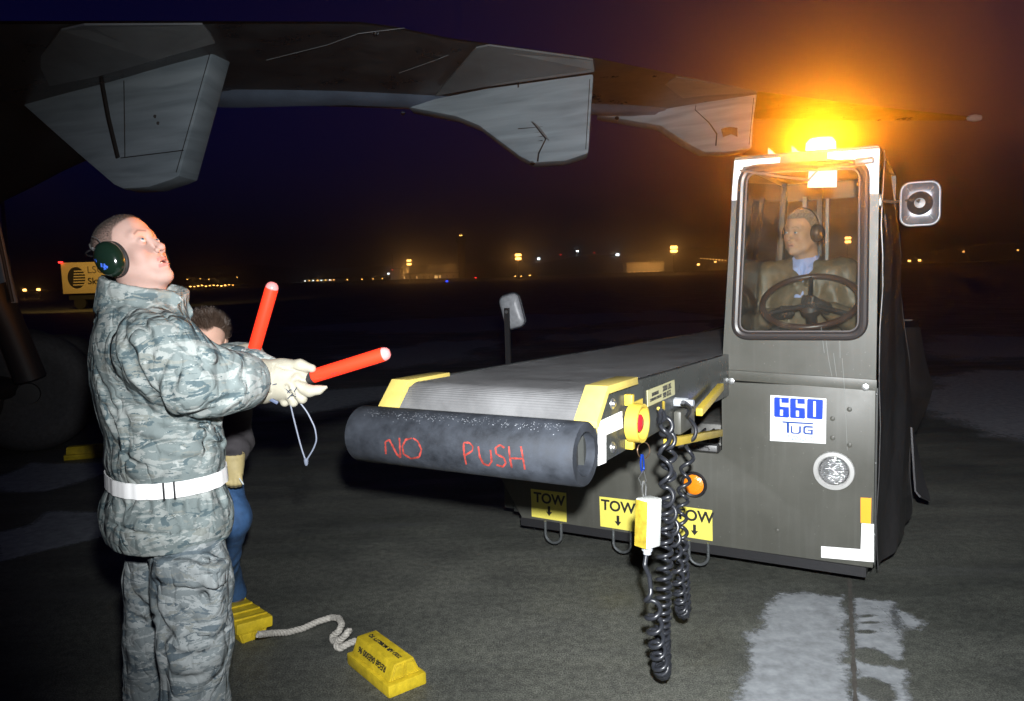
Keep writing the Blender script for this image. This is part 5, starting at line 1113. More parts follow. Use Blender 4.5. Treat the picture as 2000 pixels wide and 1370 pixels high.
# folded collar tab at the throat
js.ell(at(360, 609, 2.21), (.027, .010, .028), k=.006); js.ell(at(343, 583, 2.12), (.026, .010, .017), R=frame((.9, -.2, -.35), (0, 0, 1)), k=.012)
apply_creases(js, [([(240, 640), (250, 690), (268, 735), (300, 775), (335, 808), (380, 812), (420, 800)], .013, .022, .007), ([(232, 786), (280, 801), (330, 822), (380, 834), (430, 822)], .009, .018, .006),
    ([(222, 680), (232, 715), (240, 760)], .006, .014), ([(190, 728), (205, 765), (224, 800), (240, 835)], .008, .016, .004), ([(206, 794), (216, 820), (228, 848)], .007, .014, .003), ([(233, 787), (246, 822), (250, 850), (249, 880)], .007, .016, .004),
    ([(294, 668), (290, 705), (284, 735)], .008, .018, .003), ([(330, 690), (312, 720), (300, 760)], .008, .02, .004), ([(352, 700), (338, 735), (330, 780)], .007, .02, .004), ([(395, 690), (404, 712), (420, 728)], .007, .018, .004),
    ([(440, 694), (432, 720), (436, 755)], .007, .022), ([(462, 700), (452, 730), (455, 770)], .006, .022), ([(484, 702), (478, 730), (482, 765)], .005, .018), ([(410, 790), (440, 785), (470, 768)], .007, .018, .004),
    ([(203, 592), (235, 590), (270, 594), (305, 606), (335, 628)], .006, .010), ([(355, 640), (350, 665), (372, 690)], .006, .014, .003), ([(228, 600), (222, 640), (224, 680)], .004, .01), ([(275, 620), (290, 650), (300, 680)], .006, .016, .003),
    ([(260, 850), (300, 868), (350, 872)], .006, .02, .004), ([(300, 880), (340, 900), (400, 893)], .006, .018, .004), ([(245, 890), (262, 905), (285, 912)], .006, .014, .003), ([(380, 850), (410, 868), (436, 868)], .006, .016, .003),
    ([(285, 960), (288, 985), (293, 1010)], .007, .016, .003), ([(318, 962), (312, 985), (318, 1003)], .006, .016, .003), ([(352, 965), (350, 990), (362, 1030)], .007, .016, .003), ([(395, 960), (400, 985), (398, 1010)], .006, .016, .003), ([(425, 960), (436, 980)], .006, .014, .002), ([(232, 965), (240, 990), (236, 1015)], .006, .016, .003), ([(260, 962), (256, 985)], .005, .014, .002),
    ([(205, 1012), (240, 1032), (300, 1045), (380, 1038), (450, 1008)], .0035, .007), ([(340, 900), (350, 880), (352, 850)], .004, .01)])
lo = np.array([-1.25, 1.80, at(325, 1075, 2.17)[2]]); hi = np.array([-.60, 2.72, at(325, 525, 2.17)[2]])
wz0, wz1 = at(325, 915, 2.17)[2], at(325, 950, 2.17)[2]
jk = cloth('jacket', js, lo, hi, .0058, CAMO, mar, .0055, 4, (1, 1, .6), 2, mask=lambda V: 1-.7*np.clip(1-np.abs(V[:, 2]-(wz0+wz1)/2)/.05, 0, 1))
# -- reflective belt around the waist, with a buckle
def band(s, zc_, hh, off, cx, cy, n=90, tilt=0.):
    B_, T_ = [], []
    for k in range(n+1):
        a = 2*pi*k/n; d = np.array([cos(a), sin(a), 0])
        ds = np.arange(.02, .4, .003); P = np.array([cx, cy, zc_])+d*ds[:, None]; v = s.ev(P); i = np.where(v > 0)[0][0]; r_ = ds[i]+off
        zc2 = zc_+tilt*cos(a); B_.append((cx+d[0]*r_, cy+d[1]*r_, zc2-hh)); T_.append((cx+d[0]*(r_-.002), cy+d[1]*(r_-.002), zc2+hh))
    return B_, T_
bz_ = at(325, 933, 2.17); B_, T_ = band(js, bz_[2]+.010, .021, .0075, bz_[0], 2.17)
bel = MB().sheet([B_, [tuple((np.array(b)+np.array(t))/2+0) for b, t in zip(B_, T_)], T_], -.003).build('reflective_belt', mat('belt_silver', (1, 1, 1), .3, spec=1., bump=.25, bs=40), mar, smooth=60)
kx = min(range(len(B_)), key=lambda i: abs(B_[i][0]-at(323, 935, 1.98)[0])+(9 if B_[i][1] > 2.1 else 0)); bpz = np.array(B_[kx]); bn = nrm((bpz[0]-bz_[0], bpz[1]-2.17, 0)); bt_ = np.array([-bn[1], bn[0], 0])
for s_ in (-.013, .013): 
    q = bpz+bn*.004+bt_*s_; MB().box((q[0], q[1], q[2]+.021), (.004, .006, .048), .001).build('buckle', BLK, bel)
MB().sheet([[b_+np.array([0, 0, -.0005]) for b_ in map(np.array, B_)], [b_+np.array([0, 0, .004])+nrm((b_[0]-bz_[0], b_[1]-2.17, 0))*.0012 for b_ in map(np.array, B_)]]).build('edge_binding', mat('binding_grey', (.12, .12, .14), .6), bel)
# -- trousers with a cargo pocket
ts = Sd(); tz = at(325, 1040, 2.15)[2]
ts.ell(at(335, 1010, 2.16), (.135, .12, .12), R=frame((cos(YB), sin(YB), 0), (0, 0, 1)), k=.05)
kn = at(388, 1262, 2.06); ft = gnd(0, 0) if False else None
ts.chain([at(368, 1050, 2.09), at(375, 1140, 2.07), at(382, 1250, 2.05), at(380, 1380, 2.06), np.array([at(378, 1450, 2.08)[0], 2.08, .12])], [.094, .098, .092, .085, .095], k=.045)
ts.chain([at(318, 1050, 2.26), at(314, 1130, 2.28), at(307, 1240, 2.28), at(300, 1370, 2.30), np.array([at(298, 1440, 2.32)[0], 2.32, .12])], [.10, .098, .092, .087, .095], k=.04)
pr_ = frame((cos(YB), sin(YB), 0), (0, 0, 1)); rdir = np.array([sin(YB), -cos(YB), 0])
pk = at(366, 1170, 2.0); ts.boxr(pk+np.array([.0, .02, 0]), (.098, .040, .098), R=np.stack([nrm((.98, -.12, -.05)), nrm((.12, .98, 0)), nrm((.05, 0, 1))], 1), rr=.028, k=.012)
fl2 = at(364, 1118, 1.975); ts.boxr(fl2+np.array([.0, .012, 0]), (.101, .034, .032), R=np.stack([nrm((.97, -.12, -.10)), nrm((.12, .98, 0)), nrm((.10, 0, 1))], 1), rr=.008, k=.004)
apply_creases(ts, [([(250, 1050), (268, 1080), (290, 1105), (293, 1135)], .011, .02), ([(302, 1135), (300, 1175), (306, 1210), (325, 1236), (350, 1250)], .010, .014), ([(350, 1248), (400, 1244), (446, 1226)], .006, .010, .003), ([(298, 1137), (340, 1134), (400, 1124), (430, 1118)], .0045, .008),
    ([(306, 1200), (316, 1240), (318, 1300), (322, 1365)], .011, .02), ([(262, 1165), (285, 1190), (302, 1205)], .006, .016, .003), ([(255, 1200), (275, 1215), (300, 1222)], .006, .016, .003), ([(390, 1140), (398, 1165), (410, 1190)], .006, .018, .003), ([(372, 1085), (400, 1098), (425, 1090)], .006, .016, .003), ([(330, 1270), (370, 1285), (420, 1268)], .006, .02, .004), ([(335, 1320), (360, 1330), (400, 1318)], .006, .02, .004), ([(375, 1270), (373, 1370)], .003, .006), ([(385, 1230), (362, 1255)], .006, .016, .003)])
cloth('trousers', ts, (-1.22, 1.84, .03), (-.70, 2.50, tz+.06), .0062, CAMO2, mar, .007, 9, (1, 1, .8), 2)
for x_, y_ in ((at(378, 1450, 2.08)[0], 2.08), (at(298, 1440, 2.32)[0], 2.32)):
    b2 = Sd(); fw_ = np.array([cos(YB), sin(YB), 0]); o_ = np.array([x_, y_, 0])
    b2.limb(o_+(0, 0, .2), o_+(0, 0, .08), .058, .055); b2.limb(o_+(0, 0, .055), o_+fw_*.15+(0, 0, .045), .05, .042, k=.03); b2.boxr(o_+fw_*.07+np.array([0, 0, .014]), (.15, .05, .014), R=frame(fw_, (0, 0, 1)), rr=.012, k=.005)
    nets_obj('boot', b2.mesh((x_-.25, y_-.25, -.005), (x_+.3, y_+.3, .27), .009), mat('boot_green', (.07, .075, .06), .8), mar)
# -- gloves
GLV = mat('glove_leather', (.29, .272, .215), .6, var=.10, vs=22, bump=.12, bs=90, spec=.3); GTAN = mat('glove_tan', (.42, .34, .16), .65, var=.15, vs=25, bump=.12, bs=90)
def glove_near():
    s = Sd(); Y = 2.27
    s.limb(at(517, 745, Y-.02), at(548, 744, Y), .067, .054, k=.02)
    s.ell(at(566, 746, Y), (.060, .040, .056), R=frame((.98, .1, .05), (0, 0, 1)), k=.03)
    s.limb(at(548, 728, Y-.01), at(590, 730, Y-.005), .040, .028, k=.02)
    # thumb along the top of the grip
    s.chain([at(556, 718, Y-.01), at(586, 714, Y-.025), at(609, 720, Y-.03)], [.022, .0165, .0125], k=.012)
    # index finger stretched under the lamp, the other three curled round the grip
    s.chain([at(580, 755, Y-.03), at(604, 764, Y-.035), at(622, 762, Y-.03), at(636, 757, Y-.025)], [.022, .0165, .0125, .006], k=.010)
    for i, (a, b, c) in enumerate((((574, 758, -.035), (590, 779, -.03), (582, 772, .02)), ((562, 763, -.03), (573, 786, -.022), (566, 777, .025)), ((548, 765, -.02), (556, 786, -.012), (550, 776, .03)))):
        s.chain([at(a[0], a[1], Y+a[2]), at(b[0], b[1], Y+b[2]), at(c[0], c[1], Y+c[2])], [.0175-.001*i, .0148-.001*i, .0135], k=.0035)
    apply_creases(s, [([(541, 715), (556, 720), (572, 722), (592, 727)], .0022, .004), ([(536, 712), (530, 730), (526, 760), (533, 785)], .003, .006), ([(570, 775), (560, 755)], .004, .008), ([(584, 772), (572, 752)], .004, .008), ([(590, 742), (580, 735), (572, 742)], .004, .01)])
    return s
gs = glove_near(); g_lo = at(505, 800, 2.27); g_hi = at(650, 690, 2.27)
gv = nets_obj('glove', gs.mesh((g_lo[0], 2.14, g_lo[2]), (g_hi[0], 2.38, g_hi[2]), .0026), GLV, mar, relax=1)
IK = mat('marker_ink', (.03, .04, .07), .6)
for ln in ([(555, 757), (567, 768)], [(580, 757), (573, 768), (562, 779)], [(562, 766), (568, 761), (576, 765), (577, 771), (570, 774), (563, 771), (562, 766)], [(572, 772), (578, 775)], [(529, 748), (531, 762)], [(535, 745), (540, 760)], [(532, 752), (541, 750)]):
    P = [hit(gs, *p) for p in ln]; P = [p+np.array([0, -.0012, 0]) for p in P if p is not None]
    if len(P) > 1: MB().tube(P, .0016, 5).build('marker_sign', IK, gv)
MB().box(at(534, 783, 2.22), (.030, .008, .010), .002, R=Matrix.Rotation(radians(30), 3, 'Y')).build('cuff_tag', mat('tag_blue', (.06, .08, .14), .6), gv)
def glove_far():
    s = Sd(); Y = 2.47; s.limb(at(462, 706, Y+.02), at(482, 700, Y), .052, .048, k=.02); s.ell(at(492, 697, Y), (.04, .038, .036), k=.02)
    for i in range(4):
        o_ = i*9.0; s.chain([at(478+i*2, 694+o_*.6, Y-.03), at(496+i, 690+o_*.7, Y-.045), at(506, 694+o_*.7, Y-.02)], [.015, .0135, .012], k=.005)
    s.chain([at(484, 694, Y-.02), at(498, 684, Y-.02), at(505, 676, Y)], [.016, .014, .011], k=.008); return s
s2 = glove_far(); a, b = at(440, 750, 2.47), at(530, 660, 2.47); nets_obj('glove', s2.mesh((a[0], 2.36, a[2]), (b[0], 2.58, b[2]), .0035), GLV, mar)
# ---- the wands (things of their own)
WR = mat('wand_red', (.85, .03, .01), .35, emit=(1, .035, .012), es=.55, spec=.5); WC = mat('wand_clear', (.55, .2, .2), .12, spec=.8, emit=(1, .12, .1), es=.25)
def wand(a, b, hd, r, lab):
    a, b = np.array(a), np.array(b); d = nrm(b-a); L_ = np.linalg.norm(b-a); t = empty('marshalling_wand', a-d*hd, 0, lab, 'wand', 'lit red marshalling wands'); o_ = -(a-d*hd)
    def q(p): return tuple(p+o_)
    MB().lathe([(r*.2, 0), (r*.82, .004), (r*.82, hd-.03), (r*1.02, hd-.024), (r*1.02, hd)], q(a-d*hd), d, 28).build('handle', BLK, t)
    tb = MB().lathe([(r*.9, 0), (r, .002), (r, L_-.016), (r*.97, L_-.012)], q(a), d, 32).build('lamp_tube', WR, t)
    MB().lathe([(r*.96, 0), (r*.96, .004), (r*.8, .012), (r*.45, .018), (0, .0195)], q(a+d*(L_-.012)), d, 28).build('clear_tip', WC, t)
    return t, tb, d
t1, tb1, d1 = wand(at(612, 735, 2.26), at(757, 690, 2.20), .12, .0205, 'red lit wand held level in the near glove, pointing right')
t2_, tb2, d2 = wand(at(497, 681, 2.44), at(533, 556, 2.40), .10, .0205, 'red lit wand held upright in the far glove')
for tb_, txt, y0 in ((tb1, (('|', .0), ('-|l-', .2), ('ll', .0)), 0),):
    P0 = at(648, 732, 2.235); 
    for k, (x_, y_) in enumerate(((648, 731), (654, 730), (664, 727), (672, 725), (677, 723))):
        p = at(x_, y_, 2.219); MB().tube([(p-np.array(t1.location)+np.array([0, 0, .004])), (p-np.array(t1.location)-np.array([0, 0, .005]))], .0007, 5).build('ink_mark', INK, tb_)
    p, q = at(647, 731, 2.219)-np.array(t1.location), at(660, 727, 2.219)-np.array(t1.location); MB().tube([p, q], .0007, 5).build('ink_mark', INK, tb_)
ly = MB(); c1 = [at(*p) for p in ((566, 785, 2.24), (573, 815, 2.24), (583, 855, 2.24), (590, 880, 2.24), (597, 900, 2.24))]; c2 = [at(*p) for p in ((583, 783, 2.24), (600, 805, 2.24), (615, 835, 2.24), (619, 860, 2.24), (611, 880, 2.24), (598, 900, 2.24))]
def smooth_path(P, n=30):
    P = np.array(P, float); t = np.r_[0, np.cumsum(np.linalg.norm(np.diff(P, axis=0), axis=1))]; tt = np.linspace(0, t[-1], n); Q = np.stack([np.interp(tt, t, P[:, i]) for i in range(3)], 1)
    for _ in range(3): Q[1:-1] = (Q[:-2]+2*Q[1:-1]+Q[2:])/4
    return Q
ly.tube(smooth_path(c1), .0024, 7).tube(smooth_path(c2), .0024, 7); e0 = np.array(t1.location); ly.v = [tuple(np.array(p)-e0) for p in ly.v]; CORD = mat('cord_blue_grey', (.11, .125, .165), .5)
lo_ = ly.build('wrist_cord', CORD, t1); p = at(598, 902, 2.24)-e0; MB().lathe([(.003, -.012), (.006, -.006), (.007, .006), (.004, .010)], p, (0, 0, 1), 12).build('cord_end', CORD, lo_)
# ============================================================== the driver in the cab
def Lw(p): return l2w(p)
drv = empty('person', (0, 0, 0), 0, 'grey haired driver in brown jacket and ear muffs at the wheel of the belt loader', 'person')
dp = l2w(pv(1566, 456, .74)); DF = nrm((-.88, -.50, -.10)); DU = nrm((.02, -.06, 1))
def grey(V):
    x, y, z = V.T; ay = np.abs(y); m = np.clip((z-(.084-.080*np.clip((.045-x)/.05, 0, 1)))/.008, 0, 1)*(z > -.04)
    return m*.95, (.13, .115, .10)
bo2, DM, DR, DVF = head(drv, dp, DF, DU, dict(mouth=0., full=1.1, jowl=1.1, nose=1.03, lid=.0036), (.42, .25, .165), grey, (.16, .11, .07), (-.9, -.45, -.06), (.42, .2, .16), h=.0024, scale=1.03)
strands('hair', DVF, DM, lambda c: np.clip(grey(c)[0], 0, 1), .010, (-.6, 0, .3), mat('grey_hair', (.26, .24, .21), .7), bo2, 3600, .0006)
em2 = empty('ear_muffs', (0, 0, 0)); em2.parent = drv
def Dl(x, y, z): return DM[:3, :3]@np.array([x, y, z])+DM[:3, 3]
for sy in (-1, 1):
    c = Dl(-.010, sy*.080, .0)
    def oval(rx, rz, d, n=24): return [c+DR[:, 0]*rx*cos(t)+DR[:, 2]*rz*sin(t)+DR[:, 1]*sy*d for t in np.linspace(0, 2*pi, n+1)]
    MB().sheet([oval(.036, .046, .008), oval(.040, .050, .014), oval(.040, .050, .026), oval(.034, .044, .038), oval(.02, .028, .045), oval(.0005, .0005, .046)]).build('cup', mat('muff_brown', (.05, .04, .035), .25, coat=.4), em2, smooth=70)
    MB().tube(oval(.031, .041, .005)[:-1], .011, 10, closed=True).build('cushion', mat('cushion_black', (.02, .02, .02), .5), em2)
MB().tube([Dl(-.012, -.108*cos(t), .02+.118*sin(t)) for t in np.linspace(.02, pi-.02, 25)], .004, 8).build('headband', BLK, em2)
# jacket with collar, arms reaching to the wheel
JB = mat('brown_leather', (.115, .085, .05), .5, var=.3, vs=18, bump=.4, bs=26); SHIRT = mat('blue_shirt', (.30, .36, .62), .8, bump=.2, bs=60)
dj = Sd(); nk = Dl(-.035, 0, -.17); fb = nrm((-.55, -.83, 0)); fr = np.array([fb[1], -fb[0], 0])*-1     # body faces the windscreen
fr = np.array([-fb[1], fb[0], 0])
shL, shR = nk+fr*.20-np.array([0, 0, .075]), nk-fr*.20-np.array([0, 0, .075]); low = nk-np.array([0, 0, .52])
dj.ell(nk-np.array([0, 0, .24])-fb*.01, (.15, .215, .24), R=np.stack([fb, fr, (0, 0, 1)], 1), k=.05); dj.limb(shL, shR, .095, .095, k=.05); dj.limb(low+fr*.08, low-fr*.08, .16, .16, k=.06)
whl = [l2w(pv(1528, 610, .50)), l2w(pv(1592, 592, .44))]
elb = [nk-fr*.29-np.array([0, 0, .36])+fb*.05, nk+fr*.30-np.array([0, 0, .36])+fb*.05]
sh_ = [shR, shL]
if (elb[0]-whl[0])@fr > 0 and False: whl = whl[::-1]
lr = sorted([shL, shR], key=lambda p: p[0]); el = sorted(elb, key=lambda p: p[0])
for a, e_, w_ in zip(lr, el, whl): dj.chain([a, e_, e_*.35+w_*.65], [.078, .066, .050], k=.04)
dj.limb(nk+np.array([0, 0, .05]), nk-np.array([0, 0, .06])+fb*.03, .075, .062, k=.012, mode='-')
dj.limb(nk+fb*.10+np.array([0, 0, .0]), nk+fb*.155-np.array([0, 0, .15]), .046, .010, k=.008, mode='-')
for s_ in (-1, 1): dj.chain([nk+fr*s_*.075-fb*.03+np.array([0, 0, .035]), nk+fr*s_*.075+fb*.05-np.array([0, 0, .01]), nk+fr*s_*.035+fb*.13-np.array([0, 0, .12])], [.018, .02, .012], k=.012)
cloth('jacket', dj, (nk[0]-.42, nk[1]-.55, nk[2]-.62), (nk[0]+.42, nk[1]+.28, nk[2]+.10), .009, JB, drv, .016, 31, (1, 1, .6), 2)
sh = Sd(); sh.chain([nk+np.array([0, 0, .035])-fb*.01, nk+fb*.015-np.array([0, 0, .05]), nk+fb*.06-np.array([0, 0, .2])], [.070, .076, .085], k=.03)
sh.limb(nk+np.array([0, 0, .12]), nk+np.array([0, 0, .0]), .064, .060, k=.006, mode='-')
sh.limb(nk+fb*.10+np.array([0, 0, .045]), nk+fb*.10-np.array([0, 0, .065]), .032, .006, k=.005, mode='-')
for s_ in (-1, 1): sh.chain([nk+fr*s_*.062+fb*.03+np.array([0, 0, .03]), nk+fr*s_*.042+fb*.085-np.array([0, 0, .035]), nk+fr*s_*.028+fb*.105-np.array([0, 0, .085])], [.010, .014, .007], k=.008)
nets_obj('shirt', sh.mesh(nk-.2, nk+.16, .0055), SHIRT, drv, relax=1)
DG = mat('dark_glove', (.035, .028, .025), .5, bump=.3, bs=60)
for i, w_ in enumerate(whl):
    g = Sd(); e_ = el[i]; d = nrm(w_-e_); up = np.array([0, 0, 1.]); sd_ = nrm(np.cross(d, up)); g.limb(w_-d*.13, w_-d*.05, .038, .034); g.ell(w_-d*.02, (.05, .042, .028), R=np.stack([d, sd_, np.cross(sd_, d)*-1], 1), k=.02)
    for j in range(4): o_ = sd_*(.03-.02*j); g.chain([w_+d*.015+o_+up*.01, w_+d*.052+o_+up*.012, w_+d*.062+o_-up*.022, w_+d*.04+o_-up*.036], [.0125, .0115, .0105, .009], k=.006)
    g.chain([w_-d*.03+sd_*.04, w_+d*.005+sd_*.058, w_+d*.03+sd_*.045-up*.01], [.014, .0125, .01], k=.01)
    nets_obj('glove', g.mesh(w_-.17, w_+.12, .004), DG, drv)
dt = Sd(); st_ = l2w((-.33, 1.0, .98))
for s_ in (-.11, .11): 
    hpp = l2w((-.33+s_, .98, 1.0)); kn_ = l2w((-.33+s_*1.1, .56, 1.02)); dt.chain([hpp, kn_, l2w((-.33+s_, .42, .54))], [.095, .072, .055], k=.04)
cloth('trousers', dt, l2w((-.33, .7, .75))-np.array([.42, .45, .26]), l2w((-.33, .7, .75))+np.array([.42, .45, .40]), .012, mat('dark_trousers', (.03, .035, .045), .8), drv, .008, 5)
# ============================================================== the stooping man
cr_ = empty('person', (0, 0, 0), 0, 'dark haired man in jeans stooping behind the camouflaged man, tan glove on his thigh', 'person')
kp = at(406, 672, 3.28); CF = nrm((.30, -.85, -.42)); CU = nrm((.15, -.40, .90))
def brown(V):
    x, y, z = V.T; ay = np.abs(y); line = .096-.10*np.clip((.05-x)/.05, 0, 1)+.012*np.clip(ay/.05, 0, 1)
    return np.clip((z-line)/.01, 0, 1)*(z > -.05)*.92, (.05, .032, .022)
bo3, CM, CR_, CVF = head(cr_, kp, CF, CU, dict(mouth=0., full=1.05), (.62, .38, .29), brown, (.05, .03, .02), (0, -.8, -.6), h=.0026)
strands('hair', CVF, CM, lambda c: np.clip(brown(c)[0], 0, 1), .034, lambda P, N: np.c_[-.2+.5*vnoise(P, 30, 2), .9*vnoise(P, 34, 5), .5+.5*vnoise(P, 26, 7)], mat('brown_hair', (.07, .045, .032), .45), bo3, 5200, .0008, curl=.16, seg=4)
DJ = mat('charcoal_jacket', (.055, .05, .055), .8, var=.2, vs=12, bump=.4, bs=22)
cj = Sd(); nk3 = CM[:3, :3]@np.array([-.04, 0, -.15])+CM[:3, 3]
hip = at(372, 900, 3.62); sh3 = at(392, 745, 3.42)
cj.chain([at(400, 712, 3.38), sh3, at(385, 820, 3.5), hip], [.09, .165, .17, .16], k=.06); cj.limb(at(335, 735, 3.45), at(440, 735, 3.42), .085, .085, k=.05)
cj.chain([at(440, 738, 3.42), at(458, 800, 3.38), at(462, 862, 3.30), at(455, 882, 3.20), at(450, 900, 3.12)], [.082, .07, .062, .054, .042], k=.04)
cj.chain([at(335, 740, 3.45), at(322, 800, 3.4), at(335, 860, 3.3)], [.08, .07, .06], k=.04)
cj.limb(at(430, 690, 3.36), at(438, 725, 3.36), .045, .06, k=.04)
cloth('jacket', cj, (-1.75, 2.98, .45), (-1.05, 3.85, 1.62), .011, DJ, cr_, .014, 41, (1, 1, .7))
cg = Sd(); Yg = 3.12
cg.limb(at(455, 893, Yg), at(456, 905, Yg), .048, .044); cg.ell(at(456, 922, Yg-.02), (.040, .03, .048), k=.02)
for i in range(4): x = 443+i*8.2; cg.chain([at(x, 932, Yg-.035), at(x+1, 945-abs(i-1.5)*1.5, Yg-.04), at(x+1, 950-abs(i-1.5)*2, Yg-.015)], [.0125, .0115, .010], k=.005)
cg.chain([at(441, 915, Yg-.02), at(437, 930, Yg-.03), at(440, 941, Yg-.03)], [.014, .0125, .011], k=.008)
cg.limb(at(455, 884, Yg), at(455, 896, Yg), .042, .038, k=.006, mode='-')
ca_, cb_ = at(420, 965, Yg), at(490, 880, Yg); nets_obj('glove', cg.mesh((ca_[0], 2.98, ca_[2]), (cb_[0], 3.24, cb_[2]), .0035), GTAN, cr_)
MB().tube([at(468, 935, 3.04), at(475, 946, 3.02)], .003, 8).build('pen', mat('pen_white', (.7, .75, .75), .3), cr_)
cj2 = Sd(); cj2.chain([hip, at(425, 950, 3.30), at(448, 1010, 3.22), at(436, 1080, 3.42), np.array([at(432, 1120, 3.7)[0], 3.78, .12])], [.13, .105, .085, .07, .06], k=.04)
cj2.chain([hip+np.array([-.1, 0, 0]), at(350, 1000, 3.45), np.array([-1.42, 3.7, .12])], [.13, .09, .06], k=.04)
cloth('jeans', cj2, (-1.75, 3.0, .05), (-1.02, 3.95, 1.05), .010, mat('blue_denim', (.03, .085, .20), .8, var=.25, vs=30, bump=.3, bs=40), cr_, .010, 51)
for x_, y_ in ((at(432, 1120, 3.7)[0], 3.78), (-1.42, 3.7)):
    b2 = Sd(); o_ = np.array([x_, y_, 0]); fw_ = nrm((.5, -.86, 0)); b2.limb(o_+(0, 0, .14), o_+(0, 0, .06), .05, .05); b2.limb(o_+(0, 0, .05), o_+fw_*.16+(0, 0, .04), .048, .038, k=.03)
    nets_obj('shoe', b2.mesh(o_-.13+np.array([0, 0, .12]), o_+np.array([.24, .13, .22]), .01) if False else b2.mesh((x_-.1, y_-.25, -.005), (x_+.2, y_+.1, .21), .01), mat('shoe_brown', (.08, .055, .04), .6), cr_)
# ============================================================== wheel chocks and rope
CY = mat('chock_yellow', (.60, .44, .02), .5, var=.30, vs=16, bump=.1, bs=50, spec=.45); CIN = mat('marker_black', (.02, .02, .015), .6)
def chock(c, yaw, lab, L_=.40, roll=0., texts=(), z0=0.):
    """urethane chock: ribbed sole, stepped trapezoid body; local x = long axis"""
    t = empty('wheel_chock', c, yaw, lab, 'chock', 'yellow rubber wheel chocks'); t.rotation_euler = (roll, 0, yaw); m = MB(); h = L_/2
    sec = [(-.088, 0), (.088, 0), (.088, .052), (.074, .062), (.042, .125), (-.042, .125), (-.074, .062), (-.088, .052)]
    m.prism([(-h, y, z) for y, z in sec[:3]+[(-.088, .052)]], (L_, 0, 0)); b_ = m.build('sole', CY, t, smooth=40, bev=.008)
    m = MB(); m.prism([(-h+.022, y, z) for y, z in ((-.074, .0525), (.074, .0525), (.045, .122), (-.045, .122))], (L_-.044, 0, 0)); up_ = m.build('wedge', CY, t, smooth=40, bev=.007)
    # recessed end webs: two hollows each end, framed
    for sx in (-1, 1):
        for y0_, y1_ in ((-.060, -.006), (.006, .060)):
            k0, k1 = (.036/.06), 1; a = [(y0_, .060), (y1_, .060), (y1_*.68, .112), (y0_*.68, .112)]
            MB().tube([(sx*(h-.020), y, z) for y, z in a], .0035, 6, closed=True).build('web', CY, up_)
    for i in range(4):
        x = -h+.05+i*(L_-.10)/3; MB().box((x, 0, .001-.0045), (.02, .16, .008), .002).build('grip_rib', CY, b_)
    for body, sz, x_, y_, z_, fl_ in texts:
        o = text(body, sz, (x_, y_, z_), (0, 0, 0), CIN, up_, off=.0006)
        o.rotation_euler = fl_
    return t
# right chock: reads upside down to the camera
pc = gnd(758, 1322); e0_, e1_ = gnd(690, 1290), gnd(833, 1352)
R_c = math.atan2(-.30, .42)
def chock_frame(c, yaw): return Matrix.Translation(c) @ Matrix.Rotation(yaw, 4, 'Z')
a_sl = math.atan2(.0695, .029)
chock((-.575, 3.10, 0), radians(-52), 'yellow chock with black handwriting, at the near end of the rope', .37,
      texts=(('732D AIR MOBILITY SQ', .026, -.0, .002, .1228, (0, 0, pi)), ('REG# 06E000 96', .034, .0, -.0605, .088, (0, 0, 0))))
for o in bpy.data.objects:
    if o.name.startswith('lettering') and o.parent and o.parent.name.startswith('wedge'):
        if abs(o.location.y+.0605) < 1e-3:
            # lies on the sloping side, read from above like the printing
            o.rotation_euler = Matrix(((-1, 0, 0), (0, -cos(a_sl), -sin(a_sl)), (0, -sin(a_sl), cos(a_sl)))).to_euler(); o.location = (0, -.0605-.0012*sin(a_sl), .0875+.0012*cos(a_sl))
c2_ = gnd(455, 1245); chock((c2_[0]+.01, c2_[1]+.08, .10), radians(-47), 'yellow ribbed chock beside the marshaller\'s leg, at the far end of the rope', .34, roll=radians(176))
# chock at the aircraft wheel
chock(gnd(176, 893), radians(15), 'yellow chock jammed against the aircraft wheel on the left', .42)
# rope: three strands laid round each other
rp_ = [gnd(x, y, z) for x, y, z in ((505, 1240, .10), (530, 1237, .05), (560, 1236, .02), (592, 1228, .014), (622, 1214, .02), (648, 1206, .03), (662, 1208, .05), (668, 1220, .07), (662, 1233, .06), (650, 1242, .03), (650, 1252, .02), (664, 1250, .05), (676, 1240, .08), (682, 1232, .085), (676, 1238, .05), (664, 1254, .03), (656, 1262, .018), (664, 1267, .016), (680, 1258, .03), (694, 1252, .035), (704, 1256, .035), (711, 1266, .035), (720, 1276, .045))]
RP = smooth_path(rp_, 420); Tn = np.gradient(RP, axis=0); Tn /= np.linalg.norm(Tn, axis=1)[:, None]; Nn_ = np.cross(Tn, [0, 0, 1.]); Nn_ /= np.linalg.norm(Nn_, axis=1)[:, None]; Bn_ = np.cross(Tn, Nn_)
ln_ = np.r_[0, np.cumsum(np.linalg.norm(np.diff(RP, axis=0), axis=1))]; m = MB()
for k in range(3):
    ph = ln_*2*pi/.055+k*2*pi/3; m.tube(RP+.0078*(np.cos(ph)[:, None]*Nn_+np.sin(ph)[:, None]*Bn_), .0084, 7)
tag(m.build('rope', mat('rope_grey', (.42, .40, .36), .85, var=.25, vs=60, bump=.5, bs=220), smooth=60), 'dirty white twisted rope with a knot lying between the two yellow chocks', 'rope')
